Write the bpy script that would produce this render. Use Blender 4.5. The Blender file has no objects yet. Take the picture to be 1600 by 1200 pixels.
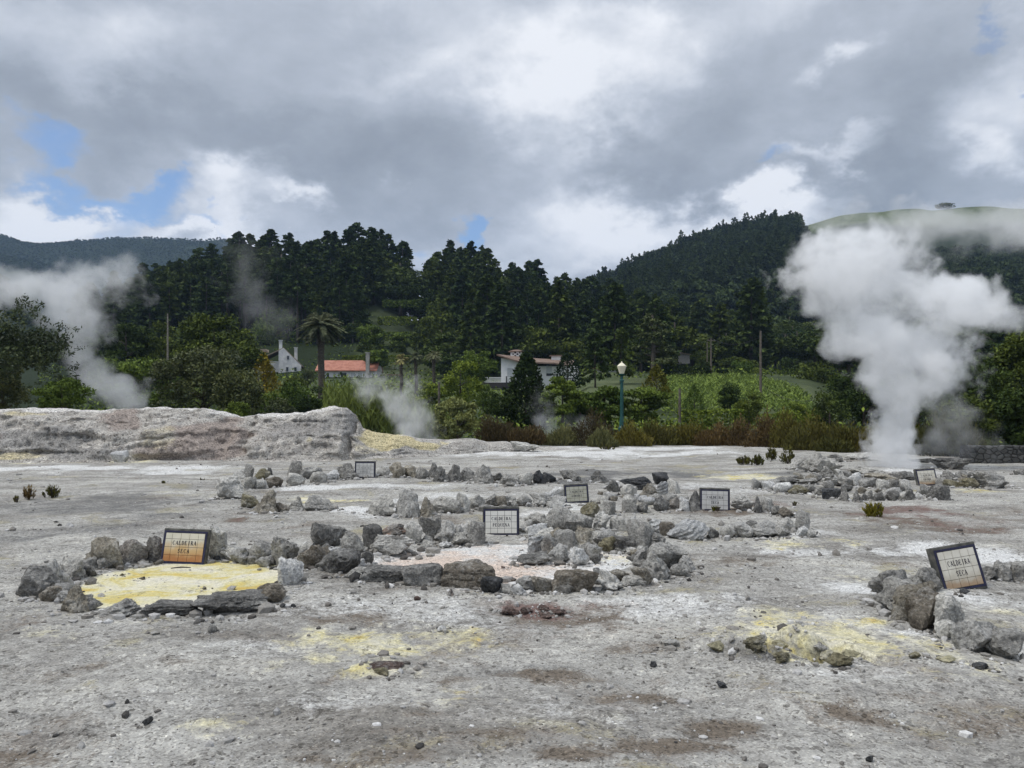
import bpy, bmesh, math, random
import numpy as np
from mathutils import Vector, Matrix, Euler
R = math.radians
rng = np.random.default_rng(11)
random.seed(5)
SC = bpy.context.scene
COL = SC.collection
F = 1208.0      # focal length in photo pixels (1600 wide)
CZ = 1.7        # eye height
HY = 640.0      # horizon row

def P(px, py, d):
    return Vector(((px-800)/F*d, d, CZ+(HY-py)/F*d))
def gd(py):     # distance of flat ground seen at row py
    return CZ*F/(py-HY)

# ------------------------------------------------------------------ noise
def _h(ix, iy, iz):
    n = (ix*374761393 + iy*668265263 + iz*2147483647*3 + 1013904223) & 0xffffffff
    n = ((n ^ (n >> 13))*1274126177) & 0xffffffff
    n = ((n ^ (n >> 15))*2246822519) & 0xffffffff
    return ((n ^ (n >> 16)) & 0xffffff)/float(0xffffff)
def vnoise(p):
    p = np.asarray(p, dtype=np.float64)
    i = np.floor(p).astype(np.int64); f = p-i
    f = f*f*f*(f*(f*6-15)+10)
    x, y, z = i[..., 0], i[..., 1], i[..., 2]
    fx, fy, fz = f[..., 0], f[..., 1], f[..., 2]
    r = 0
    for dx in (0, 1):
        for dy in (0, 1):
            for dz in (0, 1):
                w = (fx if dx else 1-fx)*(fy if dy else 1-fy)*(fz if dz else 1-fz)
                r = r + w*_h(x+dx, y+dy, z+dz)
    return r*2-1
def fbm(p, o=4, g=.5, l=2.03):
    a, s, r = 1., 1., 0
    p = np.asarray(p, dtype=np.float64)
    for k in range(o):
        r = r+a*vnoise(p*s+17.3*k); a *= g; s *= l
    return r
def xyz(x, y, z=0):
    x = np.asarray(x, float); y = np.asarray(y, float)
    return np.stack([x, y, np.zeros_like(x)+z], -1)
def sstep(a, b, x):
    t = np.clip((x-a)/(b-a), 0, 1); return t*t*(3-2*t)

# ------------------------------------------------------------------ mesh helpers
def mesh(name, v, faces, smooth=False):
    """faces: list of int arrays (n,k)"""
    m = bpy.data.meshes.new(name)
    v = np.asarray(v, dtype=np.float32)
    m.vertices.add(len(v)); m.vertices.foreach_set('co', v.ravel())
    faces = [np.asarray(f, dtype=np.int32) for f in faces if len(f)]
    loops = np.concatenate([f.ravel() for f in faces])
    tot = np.concatenate([np.full(len(f), f.shape[1], np.int32) for f in faces])
    st = np.concatenate([[0], np.cumsum(tot)[:-1]]).astype(np.int32)
    m.loops.add(len(loops)); m.loops.foreach_set('vertex_index', loops)
    m.polygons.add(len(tot)); m.polygons.foreach_set('loop_start', st)
    try: m.polygons.foreach_set('loop_total', tot)
    except Exception: pass
    m.polygons.foreach_set('use_smooth', np.full(len(tot), bool(smooth)))
    m.update(calc_edges=True); m.validate()
    return m
def attr(m, name, vals, color=False):
    if color:
        a = m.attributes.new(name, 'FLOAT_COLOR', 'POINT')
        c = np.ones((len(vals), 4), np.float32); c[:, :3] = vals
        a.data.foreach_set('color', c.ravel())
    else:
        a = m.attributes.new(name, 'FLOAT', 'POINT')
        a.data.foreach_set('value', np.asarray(vals, np.float32))
def link(name, m, mat=None, parent=None, loc=None):
    o = bpy.data.objects.new(name, m); COL.objects.link(o)
    if mat is not None and not m.materials: m.materials.append(mat)
    if parent is not None: o.parent = parent
    if loc is not None: o.location = loc
    return o
def tag(o, label=None, cat=None, group=None, kind=None):
    if label: o['label'] = label
    if cat: o['category'] = cat
    if group: o['group'] = group
    if kind: o['kind'] = kind
    return o
def empty(name, loc=(0, 0, 0), rz=0):
    o = bpy.data.objects.new(name, None); COL.objects.link(o)
    o.location = loc; o.rotation_euler = (0, 0, rz); o.empty_display_size = .2
    return o
class MB:
    """collects boxes, tubes and polygons into one mesh"""
    def __init__(s): s.v = []; s.f = {}; s.n = 0
    def add(s, v, f):
        v = np.asarray(v, float).reshape(-1, 3)
        for q in f: s.f.setdefault(len(q), []).append([i+s.n for i in q])
        s.v.append(v); s.n += len(v)
    def box(s, c, d, rot=None):
        c = np.array(c, float); d = np.array(d, float)/2
        q = np.array([[x, y, z] for z in (-1, 1) for y in (-1, 1) for x in (-1, 1)], float)*d
        if rot is not None: q = q @ np.array(rot).T
        s.add(q+c, [(0, 2, 3, 1), (4, 5, 7, 6), (0, 1, 5, 4), (2, 6, 7, 3), (0, 4, 6, 2), (1, 3, 7, 5)])
    def tube(s, pts, rad, n=8, cap=True):
        pts = [np.array(p, float) for p in pts]
        if not hasattr(rad, '__len__'): rad = [rad]*len(pts)
        ring = []; up = np.array([.13, .27, .95])
        for i, p in enumerate(pts):
            t = pts[min(i+1, len(pts)-1)]-pts[max(i-1, 0)]; t = t/(np.linalg.norm(t)+1e-9)
            a = np.cross(t, up if abs(t@up) < .9 else np.array([1., 0, 0])); a /= np.linalg.norm(a); b = np.cross(t, a)
            for k in range(n):
                w = 2*math.pi*k/n
                ring.append(p+rad[i]*(a*math.cos(w)+b*math.sin(w)))
        f = []
        for i in range(len(pts)-1):
            for k in range(n):
                k2 = (k+1) % n
                f.append((i*n+k, i*n+k2, (i+1)*n+k2, (i+1)*n+k))
        if cap:
            f.append(tuple(range(n-1, -1, -1))); f.append(tuple(range((len(pts)-1)*n, len(pts)*n)))
        s.add(ring, f)
    def lathe(s, prof, n=14, c=(0, 0, 0)):
        ring = [(c[0]+r*math.cos(2*math.pi*k/n), c[1]+r*math.sin(2*math.pi*k/n), c[2]+z) for r, z in prof for k in range(n)]
        f = [(i*n+k, i*n+(k+1) % n, (i+1)*n+(k+1) % n, (i+1)*n+k) for i in range(len(prof)-1) for k in range(n)]
        f.append(tuple(range(n-1, -1, -1))); f.append(tuple(range((len(prof)-1)*n, len(prof)*n)))
        s.add(ring, f)
    def prism(s, poly, y0, y1):
        """poly in x,z extruded along y"""
        n = len(poly)
        v = [(x, y0, z) for x, z in poly]+[(x, y1, z) for x, z in poly]
        f = [tuple(range(n)), tuple(range(2*n-1, n-1, -1))]+[(i+n, (i+1) % n+n, (i+1) % n, i) for i in range(n)]
        s.add(v, f)
    def mesh(s, name, smooth=False):
        return mesh(name, np.concatenate(s.v), list(s.f.values()), smooth)
    def build(s, name, mat, parent=None, loc=None, smooth=False):
        return link(name, s.mesh(name, smooth), mat, parent, loc)

# ------------------------------------------------------------------ node helper
class NT:
    def __init__(s, tree): s.t = tree; s.n = tree.nodes; s.l = tree.links
    def new(s, typ, **kw):
        n = s.n.new(typ)
        for k, v in kw.items(): setattr(n, k, v)
        return n
    def put(s, sock, v):
        if isinstance(v, bpy.types.NodeSocket): s.l.new(v, sock)
        elif v is not None:
            try: sock.default_value = v
            except Exception: sock.default_value = (*v, 1) if hasattr(v, '__len__') else (v, v, v)
    def math(s, op, a, b=None, c=None, clamp=False):
        n = s.new('ShaderNodeMath', operation=op, use_clamp=clamp)
        for i, v in enumerate((a, b, c)):
            if v is not None: s.put(n.inputs[i], v)
        return n.outputs[0]
    def vec(s, op, a, b=None, scale=None):
        n = s.new('ShaderNodeVectorMath', operation=op)
        s.put(n.inputs[0], a)
        if b is not None: s.put(n.inputs[1], b)
        if scale is not None: s.put(n.inputs['Scale'], scale)
        return n.outputs['Value'] if op in ('LENGTH', 'DOT_PRODUCT', 'DISTANCE') else n.outputs[0]
    def noise(s, v, scale, detail=4, rough=.55, dist=0, out='Fac'):
        n = s.new('ShaderNodeTexNoise'); 
        if v is not None: s.put(n.inputs['Vector'], v)
        n.inputs['Scale'].default_value = scale; n.inputs['Detail'].default_value = detail
        n.inputs['Roughness'].default_value = rough; n.inputs['Distortion'].default_value = dist
        return n.outputs[out]
    def voro(s, v, scale, out='Distance', feature='F1', rnd=1.):
        n = s.new('ShaderNodeTexVoronoi', feature=feature)
        if v is not None: s.put(n.inputs['Vector'], v)
        n.inputs['Scale'].default_value = scale
        n.inputs['Randomness'].default_value = rnd
        return n.outputs[out]
    def mix(s, fac, a, b, mode='MIX'):
        n = s.new('ShaderNodeMix', data_type='RGBA', blend_type=mode)
        s.put(n.inputs[0], fac); s.put(n.inputs[6], a); s.put(n.inputs[7], b)
        return n.outputs[2]
    def remap(s, v, a, b, c=0., d=1., smooth=True):
        n = s.new('ShaderNodeMapRange', interpolation_type='SMOOTHSTEP' if smooth else 'LINEAR')
        s.put(n.inputs[0], v)
        for i, q in enumerate((a, b, c, d)): s.put(n.inputs[i+1], q)
        return n.outputs[0]
    def ramp(s, v, stops):
        n = s.new('ShaderNodeValToRGB'); s.put(n.inputs[0], v)
        e = n.color_ramp.elements
        while len(e) < len(stops): e.new(.5)
        for el, (p, c) in zip(e, stops): el.position = p; el.color = (*c, 1)
        return n.outputs[0]
    def attr(s, name, out='Fac'):
        n = s.new('ShaderNodeAttribute', attribute_name=name); return n.outputs[out]
    def bump(s, h, strength=.5, dist=.02, nrm=None):
        n = s.new('ShaderNodeBump'); n.inputs['Strength'].default_value = strength
        n.inputs['Distance'].default_value = dist; s.put(n.inputs['Height'], h)
        if nrm is not None: s.put(n.inputs['Normal'], nrm)
        return n.outputs[0]
def mat(name, fn=None, color=(.5, .5, .5), rough=.85, spec=.25, metal=0.):
    m = bpy.data.materials.new(name); m.use_nodes = True
    t = NT(m.node_tree); b = t.n['Principled BSDF']
    b.inputs['Base Color'].default_value = (*color, 1)
    b.inputs['Roughness'].default_value = rough
    b.inputs['Specular IOR Level'].default_value = spec
    b.inputs['Metallic'].default_value = metal
    if fn: fn(t, b)
    return m
def spotty(name, c1, c2, scale=6, rough=.85, bump=.3, bd=.02, spec=.2):
    def fn(t, b):
        pos = t.new('ShaderNodeTexCoord').outputs['Object']
        n = t.noise(pos, scale, 6, .6)
        rnd = t.new('ShaderNodeObjectInfo').outputs['Random']
        c = t.mix(t.remap(n, .35, .68), c1, c2)
        c = t.mix(1., c, t.ramp(rnd, [(0, (.82, .82, .82)), (1, (1.15, 1.13, 1.1))]), 'MULTIPLY')
        t.put(b.inputs['Base Color'], c)
        if bump: t.put(b.inputs['Normal'], t.bump(t.noise(pos, scale*3, 8, .65), bump, bd))
    return mat(name, fn, rough=rough, spec=spec)

# ------------------------------------------------------------------ materials
def foliage(name, c, var=.42, rough=.7, spec=.06, hue=(1.25, 1.05, .7)):
    """c = leaf colour; per leaf and per plant variation"""
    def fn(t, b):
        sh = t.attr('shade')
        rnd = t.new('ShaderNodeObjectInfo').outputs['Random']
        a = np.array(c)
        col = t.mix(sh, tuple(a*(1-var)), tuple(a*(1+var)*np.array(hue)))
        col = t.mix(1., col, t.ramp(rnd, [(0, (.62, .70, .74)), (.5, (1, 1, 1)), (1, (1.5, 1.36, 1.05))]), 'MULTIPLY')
        t.put(b.inputs['Base Color'], col)
        t.put(b.inputs['Subsurface Weight'], 0.0)
    return mat(name, fn, rough=rough, spec=spec)
M = {}
M['conifer'] = foliage('conifer_needles', (.034, .058, .023), var=.5)
M['broadleaf'] = foliage('broadleaf_dark', (.046, .074, .026), var=.5)
M['farwood'] = foliage('far_wood_leaves', (.042, .064, .030), var=.65)
M['laurel'] = foliage('laurel_leaves', (.060, .082, .042), rough=.5, spec=.15)
M['leafgreen'] = foliage('garden_leaves', (.088, .140, .038), var=.5)
M['greygreen'] = foliage('grey_green_leaves', (.14, .175, .085))
M['darkcone'] = foliage('cypress_leaves', (.022, .040, .017))
M['golden'] = foliage('golden_needles', (.130, .130, .026))
M['heath'] = foliage('heath_sprigs', (.070, .067, .028), var=.55, hue=(1.1, 1.08, .7))
M['heathbrown'] = foliage('heath_brown_sprigs', (.078, .060, .035), var=.55, hue=(1.12, 1.03, .8))
M['sage'] = foliage('sage_leaves', (.12, .135, .075))
M['reed'] = foliage('reed_blades', (.125, .165, .055))
M['corn'] = foliage('crop_leaves', (.100, .165, .058), var=.55)
M['grass'] = foliage('grass_blades', (.10, .145, .04))
M['palm'] = foliage('palm_leaflets', (.20, .205, .13), var=.6, hue=(1.15, 1.1, .9))
M['cedar'] = foliage('cedar_needles', (.050, .075, .050))
M['bark'] = spotty('bark', (.05, .042, .034), (.12, .105, .088), 9, .9, .6, .03)
M['palebark'] = spotty('pale_bark', (.15, .135, .11), (.26, .24, .21), 8, .9, .5, .03)
M['wood'] = spotty('weathered_pole_wood', (.10, .085, .07), (.17, .15, .125), 7, .85, .4, .01)
M['white'] = spotty('white_render', (.70, .71, .72), (.80, .80, .79), 1.5, .8, .1, .01)
M['whitestain'] = spotty('stained_white_render', (.52, .53, .54), (.76, .76, .75), 1.1, .85, .1, .01)
M['glass'] = mat('window_glass', color=(.03, .04, .05), rough=.12, spec=.5)
M['shutter'] = spotty('shutter', (.42, .45, .46), (.52, .54, .55), 5, .6, .1)
M['chimney'] = spotty('chimney_stone', (.24, .235, .22), (.36, .35, .33), 6, .9, .4)
M['darktrim'] = mat('dark_trim', color=(.04, .035, .035), rough=.6)
def rooftile(name, c1, c2):
    def fn(t, b):
        pos = t.new('ShaderNodeTexCoord').outputs['Object']
        n = t.noise(pos, 1.3, 6, .6)
        w = t.new('ShaderNodeTexWave', wave_type='BANDS', bands_direction='X'); t.put(w.inputs[0], pos); w.inputs['Scale'].default_value = 1.6
        t.put(b.inputs['Base Color'], t.mix(t.remap(n, .35, .65), c1, c2))
        t.put(b.inputs['Normal'], t.bump(w.outputs['Fac'], .7, .05))
    return mat(name, fn, rough=.8)
M['redroof'] = rooftile('red_roof_tiles', (.33, .135, .09), (.46, .21, .15))
M['brownroof'] = rooftile('brown_roof_tiles', (.17, .115, .085), (.25, .18, .14))
M['tanroof'] = rooftile('tan_roof_tiles', (.26, .205, .16), (.34, .28, .22))
M['teal'] = spotty('teal_cast_iron', (.010, .065, .062), (.016, .085, .080), 8, .45, .1, .01, .4)
def lampglass(t, b):
    t.put(b.inputs['Base Color'], (.78, .73, .55, 1)); b.inputs['Transmission Weight'].default_value = .0
M['lampglass'] = mat('opal_lamp_glass', lampglass, rough=.35, spec=.4)
M['slab'] = spotty('sign_slab_concrete', (.060, .062, .058), (.135, .13, .115), 11, .9, .5, .01)
M['bluetile'] = spotty('blue_border_tile', (.016, .016, .042), (.026, .027, .065), 14, .35, .05, .005, .4)
M['letter'] = mat('sign_ink', color=(.022, .020, .030), rough=.5)
M['letterfaint'] = mat('faded_sign_ink', color=(.20, .20, .19), rough=.6)
M['grout'] = mat('dark_grout', color=(.07, .055, .04), rough=.9)
def tilemat(name, c1, c2, stain_shade=None):
    def fn(t, b):
        pos = t.new('ShaderNodeTexCoord').outputs['Object']
        n = t.noise(pos, 7, 5, .6)
        c = t.mix(t.remap(n, .3, .7), c1, c2)
        if stain_shade:
            sx = t.new('ShaderNodeSeparateXYZ'); t.put(sx.inputs[0], pos)
            k = t.math('ADD', sx.outputs[2], t.math('MULTIPLY', t.math('SUBTRACT', n, .5), .22))
            sm = t.mix(t.remap(k, stain_shade[2], stain_shade[3]), stain_shade[0], stain_shade[1])
            c = t.mix(t.remap(k, stain_shade[3]-.02, stain_shade[3]+.11), sm, c)
        t.put(b.inputs['Base Color'], c)
    return mat(name, fn, rough=.38, spec=.4)
M['tile'] = tilemat('cream_tile', (.66, .64, .58), (.76, .74, .68))
M['tilegrey'] = tilemat('weathered_tile', (.46, .455, .44), (.57, .56, .53))
M['tilegreen'] = tilemat('mossy_tile', (.34, .335, .26), (.44, .43, .36))
M['tiletan'] = tilemat('tan_stained_tile', (.54, .51, .43), (.64, .61, .53), ((.34, .24, .15), (.46, .42, .34), .05, .12))
M['tilerust'] = tilemat('rust_stained_tile', (.58, .55, .44), (.64, .60, .50), ((.38, .17, .06), (.53, .36, .17), .05, .17))
# rocks
def rockmat(name, c1, c2, c3=None, stain_shade=None, stripes=False, dust=.45):
    def fn(t, b):
        tc = t.new('ShaderNodeTexCoord').outputs['Object']
        rnd = t.new('ShaderNodeObjectInfo').outputs['Random']
        off = t.new('ShaderNodeCombineXYZ'); t.put(off.inputs[0], t.math('MULTIPLY', rnd, 31.)); t.put(off.inputs[2], t.math('MULTIPLY', rnd, 17.))
        pos = t.vec('ADD', tc, off.outputs[0])
        n1 = t.noise(pos, 4.2, 9, .68); n2 = t.noise(pos, 14, 8, .7); n3 = t.noise(pos, 55, 4, .7)
        k = t.math('ADD', t.math('MULTIPLY', n1, .55), t.math('MULTIPLY', n2, .45))
        c = t.mix(t.remap(k, .38, .62), c1, c2)
        c = t.mix(t.remap(t.math('ADD', t.math('MULTIPLY', t.noise(pos, 3.1, 8, .7, .5), .6), t.math('MULTIPLY', t.noise(pos, 24, 5, .7), .4)), .50, .60, 0, dust), c, (.50, .49, .465, 1))
        if c3: c = t.mix(t.remap(t.noise(pos, 5.5, 9, .72, .6), .54, .70), c, c3)
        if stain_shade: c = t.mix(t.remap(t.noise(pos, 2.6, 6, .6, .4), stain_shade[1], stain_shade[1]+.14), c, stain_shade[0])
        h = t.math('ADD', t.math('MULTIPLY', n2, 1.), t.math('MULTIPLY', n3, .35))
        if stripes:
            w = t.new('ShaderNodeTexWave', wave_type='BANDS', bands_direction='Z'); 
            rv = t.new('ShaderNodeVectorRotate', rotation_type='Y_AXIS'); t.put(rv.inputs['Vector'], pos); rv.inputs['Angle'].default_value = .5
            t.put(w.inputs[0], rv.outputs[0]); w.inputs['Scale'].default_value = 5; w.inputs['Distortion'].default_value = 7; w.inputs['Detail'].default_value = 4
            c = t.mix(t.remap(w.outputs['Fac'], .75, .2, 0, .55), c, (.22, .23, .235, 1))
            h = t.math('ADD', h, t.math('MULTIPLY', w.outputs['Fac'], .4))
        # grains
        g = t.voro(pos, 60, 'Color')
        gs = t.new('ShaderNodeSeparateColor'); t.put(gs.inputs[0], g)
        c = t.mix(1., c, t.ramp(gs.outputs[0], [(0, (.62, .62, .62)), (1, (1.3, 1.29, 1.27))]), 'MULTIPLY')
        c = t.mix(1., c, t.ramp(rnd, [(0, (.8, .8, .8)), (1, (1.18, 1.17, 1.14))]), 'MULTIPLY')
        t.put(b.inputs['Base Color'], c)
        t.put(b.inputs['Normal'], t.bump(h, 1., .05))
    return mat(name, fn, rough=.92, spec=.2)
RM = {
 'g': rockmat('grey_rock', (.22, .215, .203), (.44, .43, .405), (.60, .59, .55)),
 'd': rockmat('dark_rock', (.10, .098, .094), (.26, .254, .24), (.43, .42, .395), dust=.5),
 'k': rockmat('black_rock', (.030, .032, .035), (.085, .087, .092), dust=.12),
 'p': rockmat('pale_rock', (.33, .325, .308), (.56, .55, .525), (.70, .69, .655)),
 'w': rockmat('white_rock', (.46, .465, .47), (.64, .64, .63), (.72, .72, .71)),
 't': rockmat('tan_rock', (.20, .178, .14), (.36, .335, .285), (.52, .50, .45)),
 'r': rockmat('rust_rock', (.16, .15, .14), (.30, .28, .26), (.40, .38, .35), ((.22, .085, .030), .50)),
 'b': rockmat('brown_rock', (.10, .086, .068), (.235, .21, .175), (.38, .355, .31)),
 'o': rockmat('olive_rock', (.14, .125, .075), (.25, .23, .16)),
 's': rockmat('banded_rock', (.34, .35, .36), (.52, .525, .53), (.62, .62, .62), stripes=True),
 'c': rockmat('red_cinder', (.075, .050, .044), (.165, .120, .105), dust=.35),
 'y': rockmat('sulphur_rock', (.30, .28, .19), (.42, .39, .26), (.48, .45, .30), ((.42, .31, .10), .55)),
}
CW = {'g': 'grey', 'd': 'dark grey', 'k': 'black', 'p': 'pale grey', 'w': 'whitish', 't': 'tan', 'r': 'rust-stained', 'b': 'brown',
      'o': 'olive', 's': 'banded pale', 'c': 'dark red', 'y': 'yellowish'}
SW = {'b': '', 's': 'blocky', 'y': 'pointed', 'j': 'jagged', 'u': 'upright', 'f': 'flat', 'r': 'rounded'}
# ------------------------------------------------------------------ ground
def gpt(px, py):
    d = gd(py); return (px-800)/F*d, d
def gblob(px, py, rx, ry):
    """ellipse on the ground: centre and half axes in metres"""
    d = gd(py); x = (px-800)/F*d
    ry = min(ry, (py-HY)*.8)
    ny, fy = gd(py+ry), gd(py-ry)
    return x, (ny+fy)/2, rx/F*d, max((fy-ny)/2, .05)
POOLS = [(275, 914, 160, 45), (790, 882, 205, 38), (1115, 808, 95, 14), (480, 770, 90, 12)]
def ground_z(x, y):
    x = np.asarray(x, float); y = np.asarray(y, float)
    z = .035*fbm(xyz(x*.35, y*.35), 3)+.018*fbm(xyz(x*1.7, y*1.7, 4), 4)+.010*fbm(xyz(x*6, y*6, 9), 3)*(y < 16)
    for p in POOLS[:2]:
        cx, cy, ax, ay = gblob(*p)
        q = np.sqrt(((x-cx)/ax)**2+((y-cy)/ay)**2)
        k = sstep(1.15, .85, q); z = z*(1-k)+k*(-.015+.004*fbm(xyz(x*5, y*5), 3))
    # crusted fissure in the foreground
    cx, cy, ax, ay = gblob(1225, 1018, 120, 24)
    u, v = (x-cx)/ax, (y-cy)/ay
    q = np.exp(-(u*u)**2*1.2)*np.exp(-(v+.10+.25*u)**2*2.2)
    z = z+q*(.11+.07*fbm(xyz(x*5, y*5, 2), 4))
    v2 = v+.40+.35*u+.15*np.sin(u*7)
    z = z-np.exp(-(u*1.05)**4)*np.exp(-(v2/.22)**2)*(.17+.06*fbm(xyz(x*7, y*7), 3))
    cx, cy, ax, ay = gblob(596, 1045, 34, 12)
    q = ((x-cx)/ax)**2+((y-cy)/ay)**2
    z = z+.07*np.exp(-q*.9)-.15*np.exp(-q*5)
    # swelling under the fumarole rocks
    cx, cy, ax, ay = gblob(1400, 742, 140, 20)
    z = z+.10*np.exp(-((x-cx)/ax)**2-((y-cy)/ay)**2)
    z = z-.9*sstep(36.5, 41, y-.02*np.abs(x)*0)
    return z
def gz(x, y): return float(ground_z(np.array([x]), np.array([y]))[0])

def make_ground():
    nu, nv = 760, 470
    d = np.concatenate([np.linspace(-3, 2.4, 8), np.geomspace(2.6, 44, nv-8)])
    u = np.linspace(-1, 1, nu); u = 1.75*np.sign(u)*(np.abs(u)*.55+.45*np.abs(u)**3)
    D, U = np.meshgrid(d, u, indexing='ij')
    X = U*np.maximum(D, 3.5)*1.0; Y = D
    X = np.where(D < 3.5, U*(3.5+(3.5-D)*.6), X)
    X = X+U*(np.abs(U)/1.75)**3*14
    Z = ground_z(X, Y)
    v = np.stack([X, Y, Z], -1).reshape(-1, 3)
    i = np.arange(nv*nu).reshape(nv, nu)
    f = np.stack([i[:-1, :-1], i[:-1, 1:], i[1:, 1:], i[1:, :-1]], -1).reshape(-1, 4)
    m = mesh('ground', v, [f], True)
    x, y = v[:, 0], v[:, 1]
    wob = .55*fbm(xyz(x*.9, y*.9, 3), 4)+.25*fbm(xyz(x*4, y*4, 8), 3)
    def paint(lst):
        r = np.zeros(len(x))
        for b in lst:
            px, py, rx, ry, s = b[:5]; hard = b[5] if len(b) > 5 else 0
            cx, cy, ax, ay = gblob(px, py, rx, ry)
            q = np.sqrt(((x-cx)/ax)**2+((y-cy)/ay)**2)+wob*(.22 if hard else 1.)
            r = np.maximum(r, s*(sstep(1.08, .93, q) if hard else sstep(1.35, .1, q)))
        return r
    yellow = paint([(275, 912, 158, 40, 1, 1), (1240, 1008, 170, 30, .62), (1420, 1015, 190, 24, .5), (1215, 965, 70, 12, .55), (1370, 978, 60, 14, .5),
                    (560, 1012, 150, 34, .62), (585, 1048, 75, 16, .75), (690, 990, 60, 14, .5), (470, 778, 80, 7, .8), (330, 1140, 70, 24, .45), (420, 1050, 60, 20, .3),
                    (1165, 746, 60, 5, .7), (1420, 925, 90, 10, .5), (1330, 905, 40, 10, .3), (1550, 1040, 80, 18, .5), (1560, 955, 50, 10, .45), (900, 870, 60, 10, .35), (960, 875, 50, 14, .4),
                    (1240, 850, 60, 8, .45), (1325, 845, 40, 8, .4), (1530, 770, 70, 5, .5), (1100, 738, 60, 4, .4), (60, 722, 120, 4, .6), (190, 722, 60, 3, .7), (700, 697, 60, 5, .7),
                    (1500, 1065, 120, 16, .3), (700, 1090, 90, 16, .25), (90, 990, 60, 12, .3), (930, 800, 200, 6, .15)])
    brown = paint([(1120, 1135, 130, 26, .9), (1330, 1120, 140, 26, .75), (1010, 1085, 120, 18, .7), (900, 1055, 90, 14, .7), (1060, 1175, 170, 24, .9), (1400, 1090, 90, 14, .6), (930, 1185, 160, 20, .7),
                   (270, 1045, 90, 16, .6), (150, 1040, 60, 10, .5), (540, 970, 90, 14, .6), (420, 1000, 40, 10, .6), (620, 1190, 120, 20, .5), (110, 1120, 80, 16, .5), (40, 1180, 80, 20, .7),
                   (860, 960, 110, 16, .7), (1000, 1010, 120, 16, .55), (780, 1000, 120, 20, .35), (1130, 800, 100, 12, .75), (1440, 815, 120, 24, .7), (370, 812, 50, 8, .9), (410, 795, 80, 10, .45),
                   (1150, 875, 120, 14, .5), (1080, 910, 80, 12, .35), (1530, 1130, 100, 24, .6), (640, 1120, 50, 10, .5), (590, 1110, 90, 14, .35), (280, 1010, 60, 10, .5), (1220, 1200, 120, 16, .6), (60, 1060, 90, 12, .5), (760, 1150, 70, 12, .5),
                   (860, 1180, 60, 9, .6), (920, 1172, 40, 7, .8), (480, 1190, 60, 10, .5), (340, 955, 60, 6, .3), (700, 1060, 40, 8, .5)])
    white = paint([(790, 884, 205, 34, .95, 1), (275, 912, 120, 24, .35), (540, 797, 42, 7, .95), (620, 800, 100, 10, .6), (480, 764, 90, 6, .8), (1345, 928, 80, 20, .9), (1470, 862, 150, 14, .8), (1370, 965, 80, 24, .7),
                   (1440, 995, 60, 12, .8), (1530, 1010, 120, 22, .6), (1500, 935, 110, 20, .6), (90, 732, 260, 4, .8), (260, 739, 150, 4, .6), (600, 762, 150, 6, .5), (700, 775, 120, 8, .5), (900, 708, 260, 6, .75), (1050, 702, 200, 4, .7),
                   (1250, 860, 80, 10, .5), (1240, 830, 70, 12, .5), (650, 960, 260, 26, .35), (400, 1020, 160, 24, .3), (1050, 950, 160, 20, .45), (1420, 740, 80, 6, .7), (850, 800, 60, 10, .5), (1100, 760, 80, 5, .4), (880, 790, 80, 7, .6), (1520, 745, 80, 5, .5),
                   (1200, 770, 90, 6, .35), (960, 1120, 200, 30, .25), (250, 1100, 200, 30, .2), (100, 905, 60, 20, .4), (1330, 1060, 160, 20, .35), (560, 1100, 140, 24, .25)])
    pink = paint([(790, 880, 200, 30, .95), (700, 870, 90, 14, .7), (900, 800, 120, 6, .35), (1105, 785, 60, 5, .4), (860, 950, 120, 20, .25)])
    dark = paint([(150, 795, 260, 30, .6), (60, 835, 160, 20, .55), (250, 765, 160, 12, .35), (1010, 741, 170, 7, .85), (920, 752, 60, 6, .9), (1230, 742, 70, 5, .7), (1480, 830, 160, 20, .4), (430, 835, 90, 10, .35), (1060, 765, 50, 5, .35),
                  (860, 1045, 160, 14, .45), (1010, 1030, 80, 8, .4), (100, 1150, 160, 30, .4), (1480, 785, 160, 10, .3), (560, 748, 130, 7, .4), (1225, 1036, 110, 8, .9), (760, 985, 90, 10, .3), (1280, 1090, 160, 14, .3)])  # dark ground, plus shadow painted into the hollow under the fissure's front edge
    red = paint([(845, 952, 75, 12, .8), (1440, 808, 110, 22, .65), (1180, 786, 110, 10, .5), (370, 812, 40, 7, .5), (1000, 985, 120, 14, .35), (1100, 800, 80, 10, .35), (250, 1050, 60, 9, .3)])
    attr(m, 'paint', np.stack([yellow, brown, white], -1), True)
    attr(m, 'stain', np.stack([pink, dark, red], -1), True)
    def fn(t, b):
        pos = t.new('ShaderNodeNewGeometry').outputs['Position']
        sp = t.new('ShaderNodeSeparateColor'); t.put(sp.inputs[0], t.attr('paint', 'Color'))
        ss = t.new('ShaderNodeSeparateColor'); t.put(ss.inputs[0], t.attr('stain', 'Color'))
        n0 = t.noise(pos, .9, 8, .62, .4); n1 = t.noise(pos, 3.1, 8, .68, .5); n2 = t.noise(pos, 11, 8, .72, .3); n3 = t.noise(pos, 46, 5, .75)
        mixn = t.math('ADD', t.math('ADD', t.math('MULTIPLY', n1, .3), t.math('MULTIPLY', n2, .4)), t.math('MULTIPLY', n3, .3))
        nL = t.noise(pos, .55, 6, .6, .6); nM = t.noise(t.vec('ADD', pos, (40, 7, 3)), .8, 6, .62, .6)
        base = t.ramp(t.math('ADD', t.math('MULTIPLY', n0, .45), t.math('MULTIPLY', n2, .55)),
                      [(.34, (.18, .171, .157)), (.45, (.29, .279, .259)), (.54, (.39, .378, .352)), (.66, (.53, .515, .48))])
        sk = t.noise(t.vec('MULTIPLY', pos, (.30, 1.5, 1)), .9, 7, .62, .5)
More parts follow.
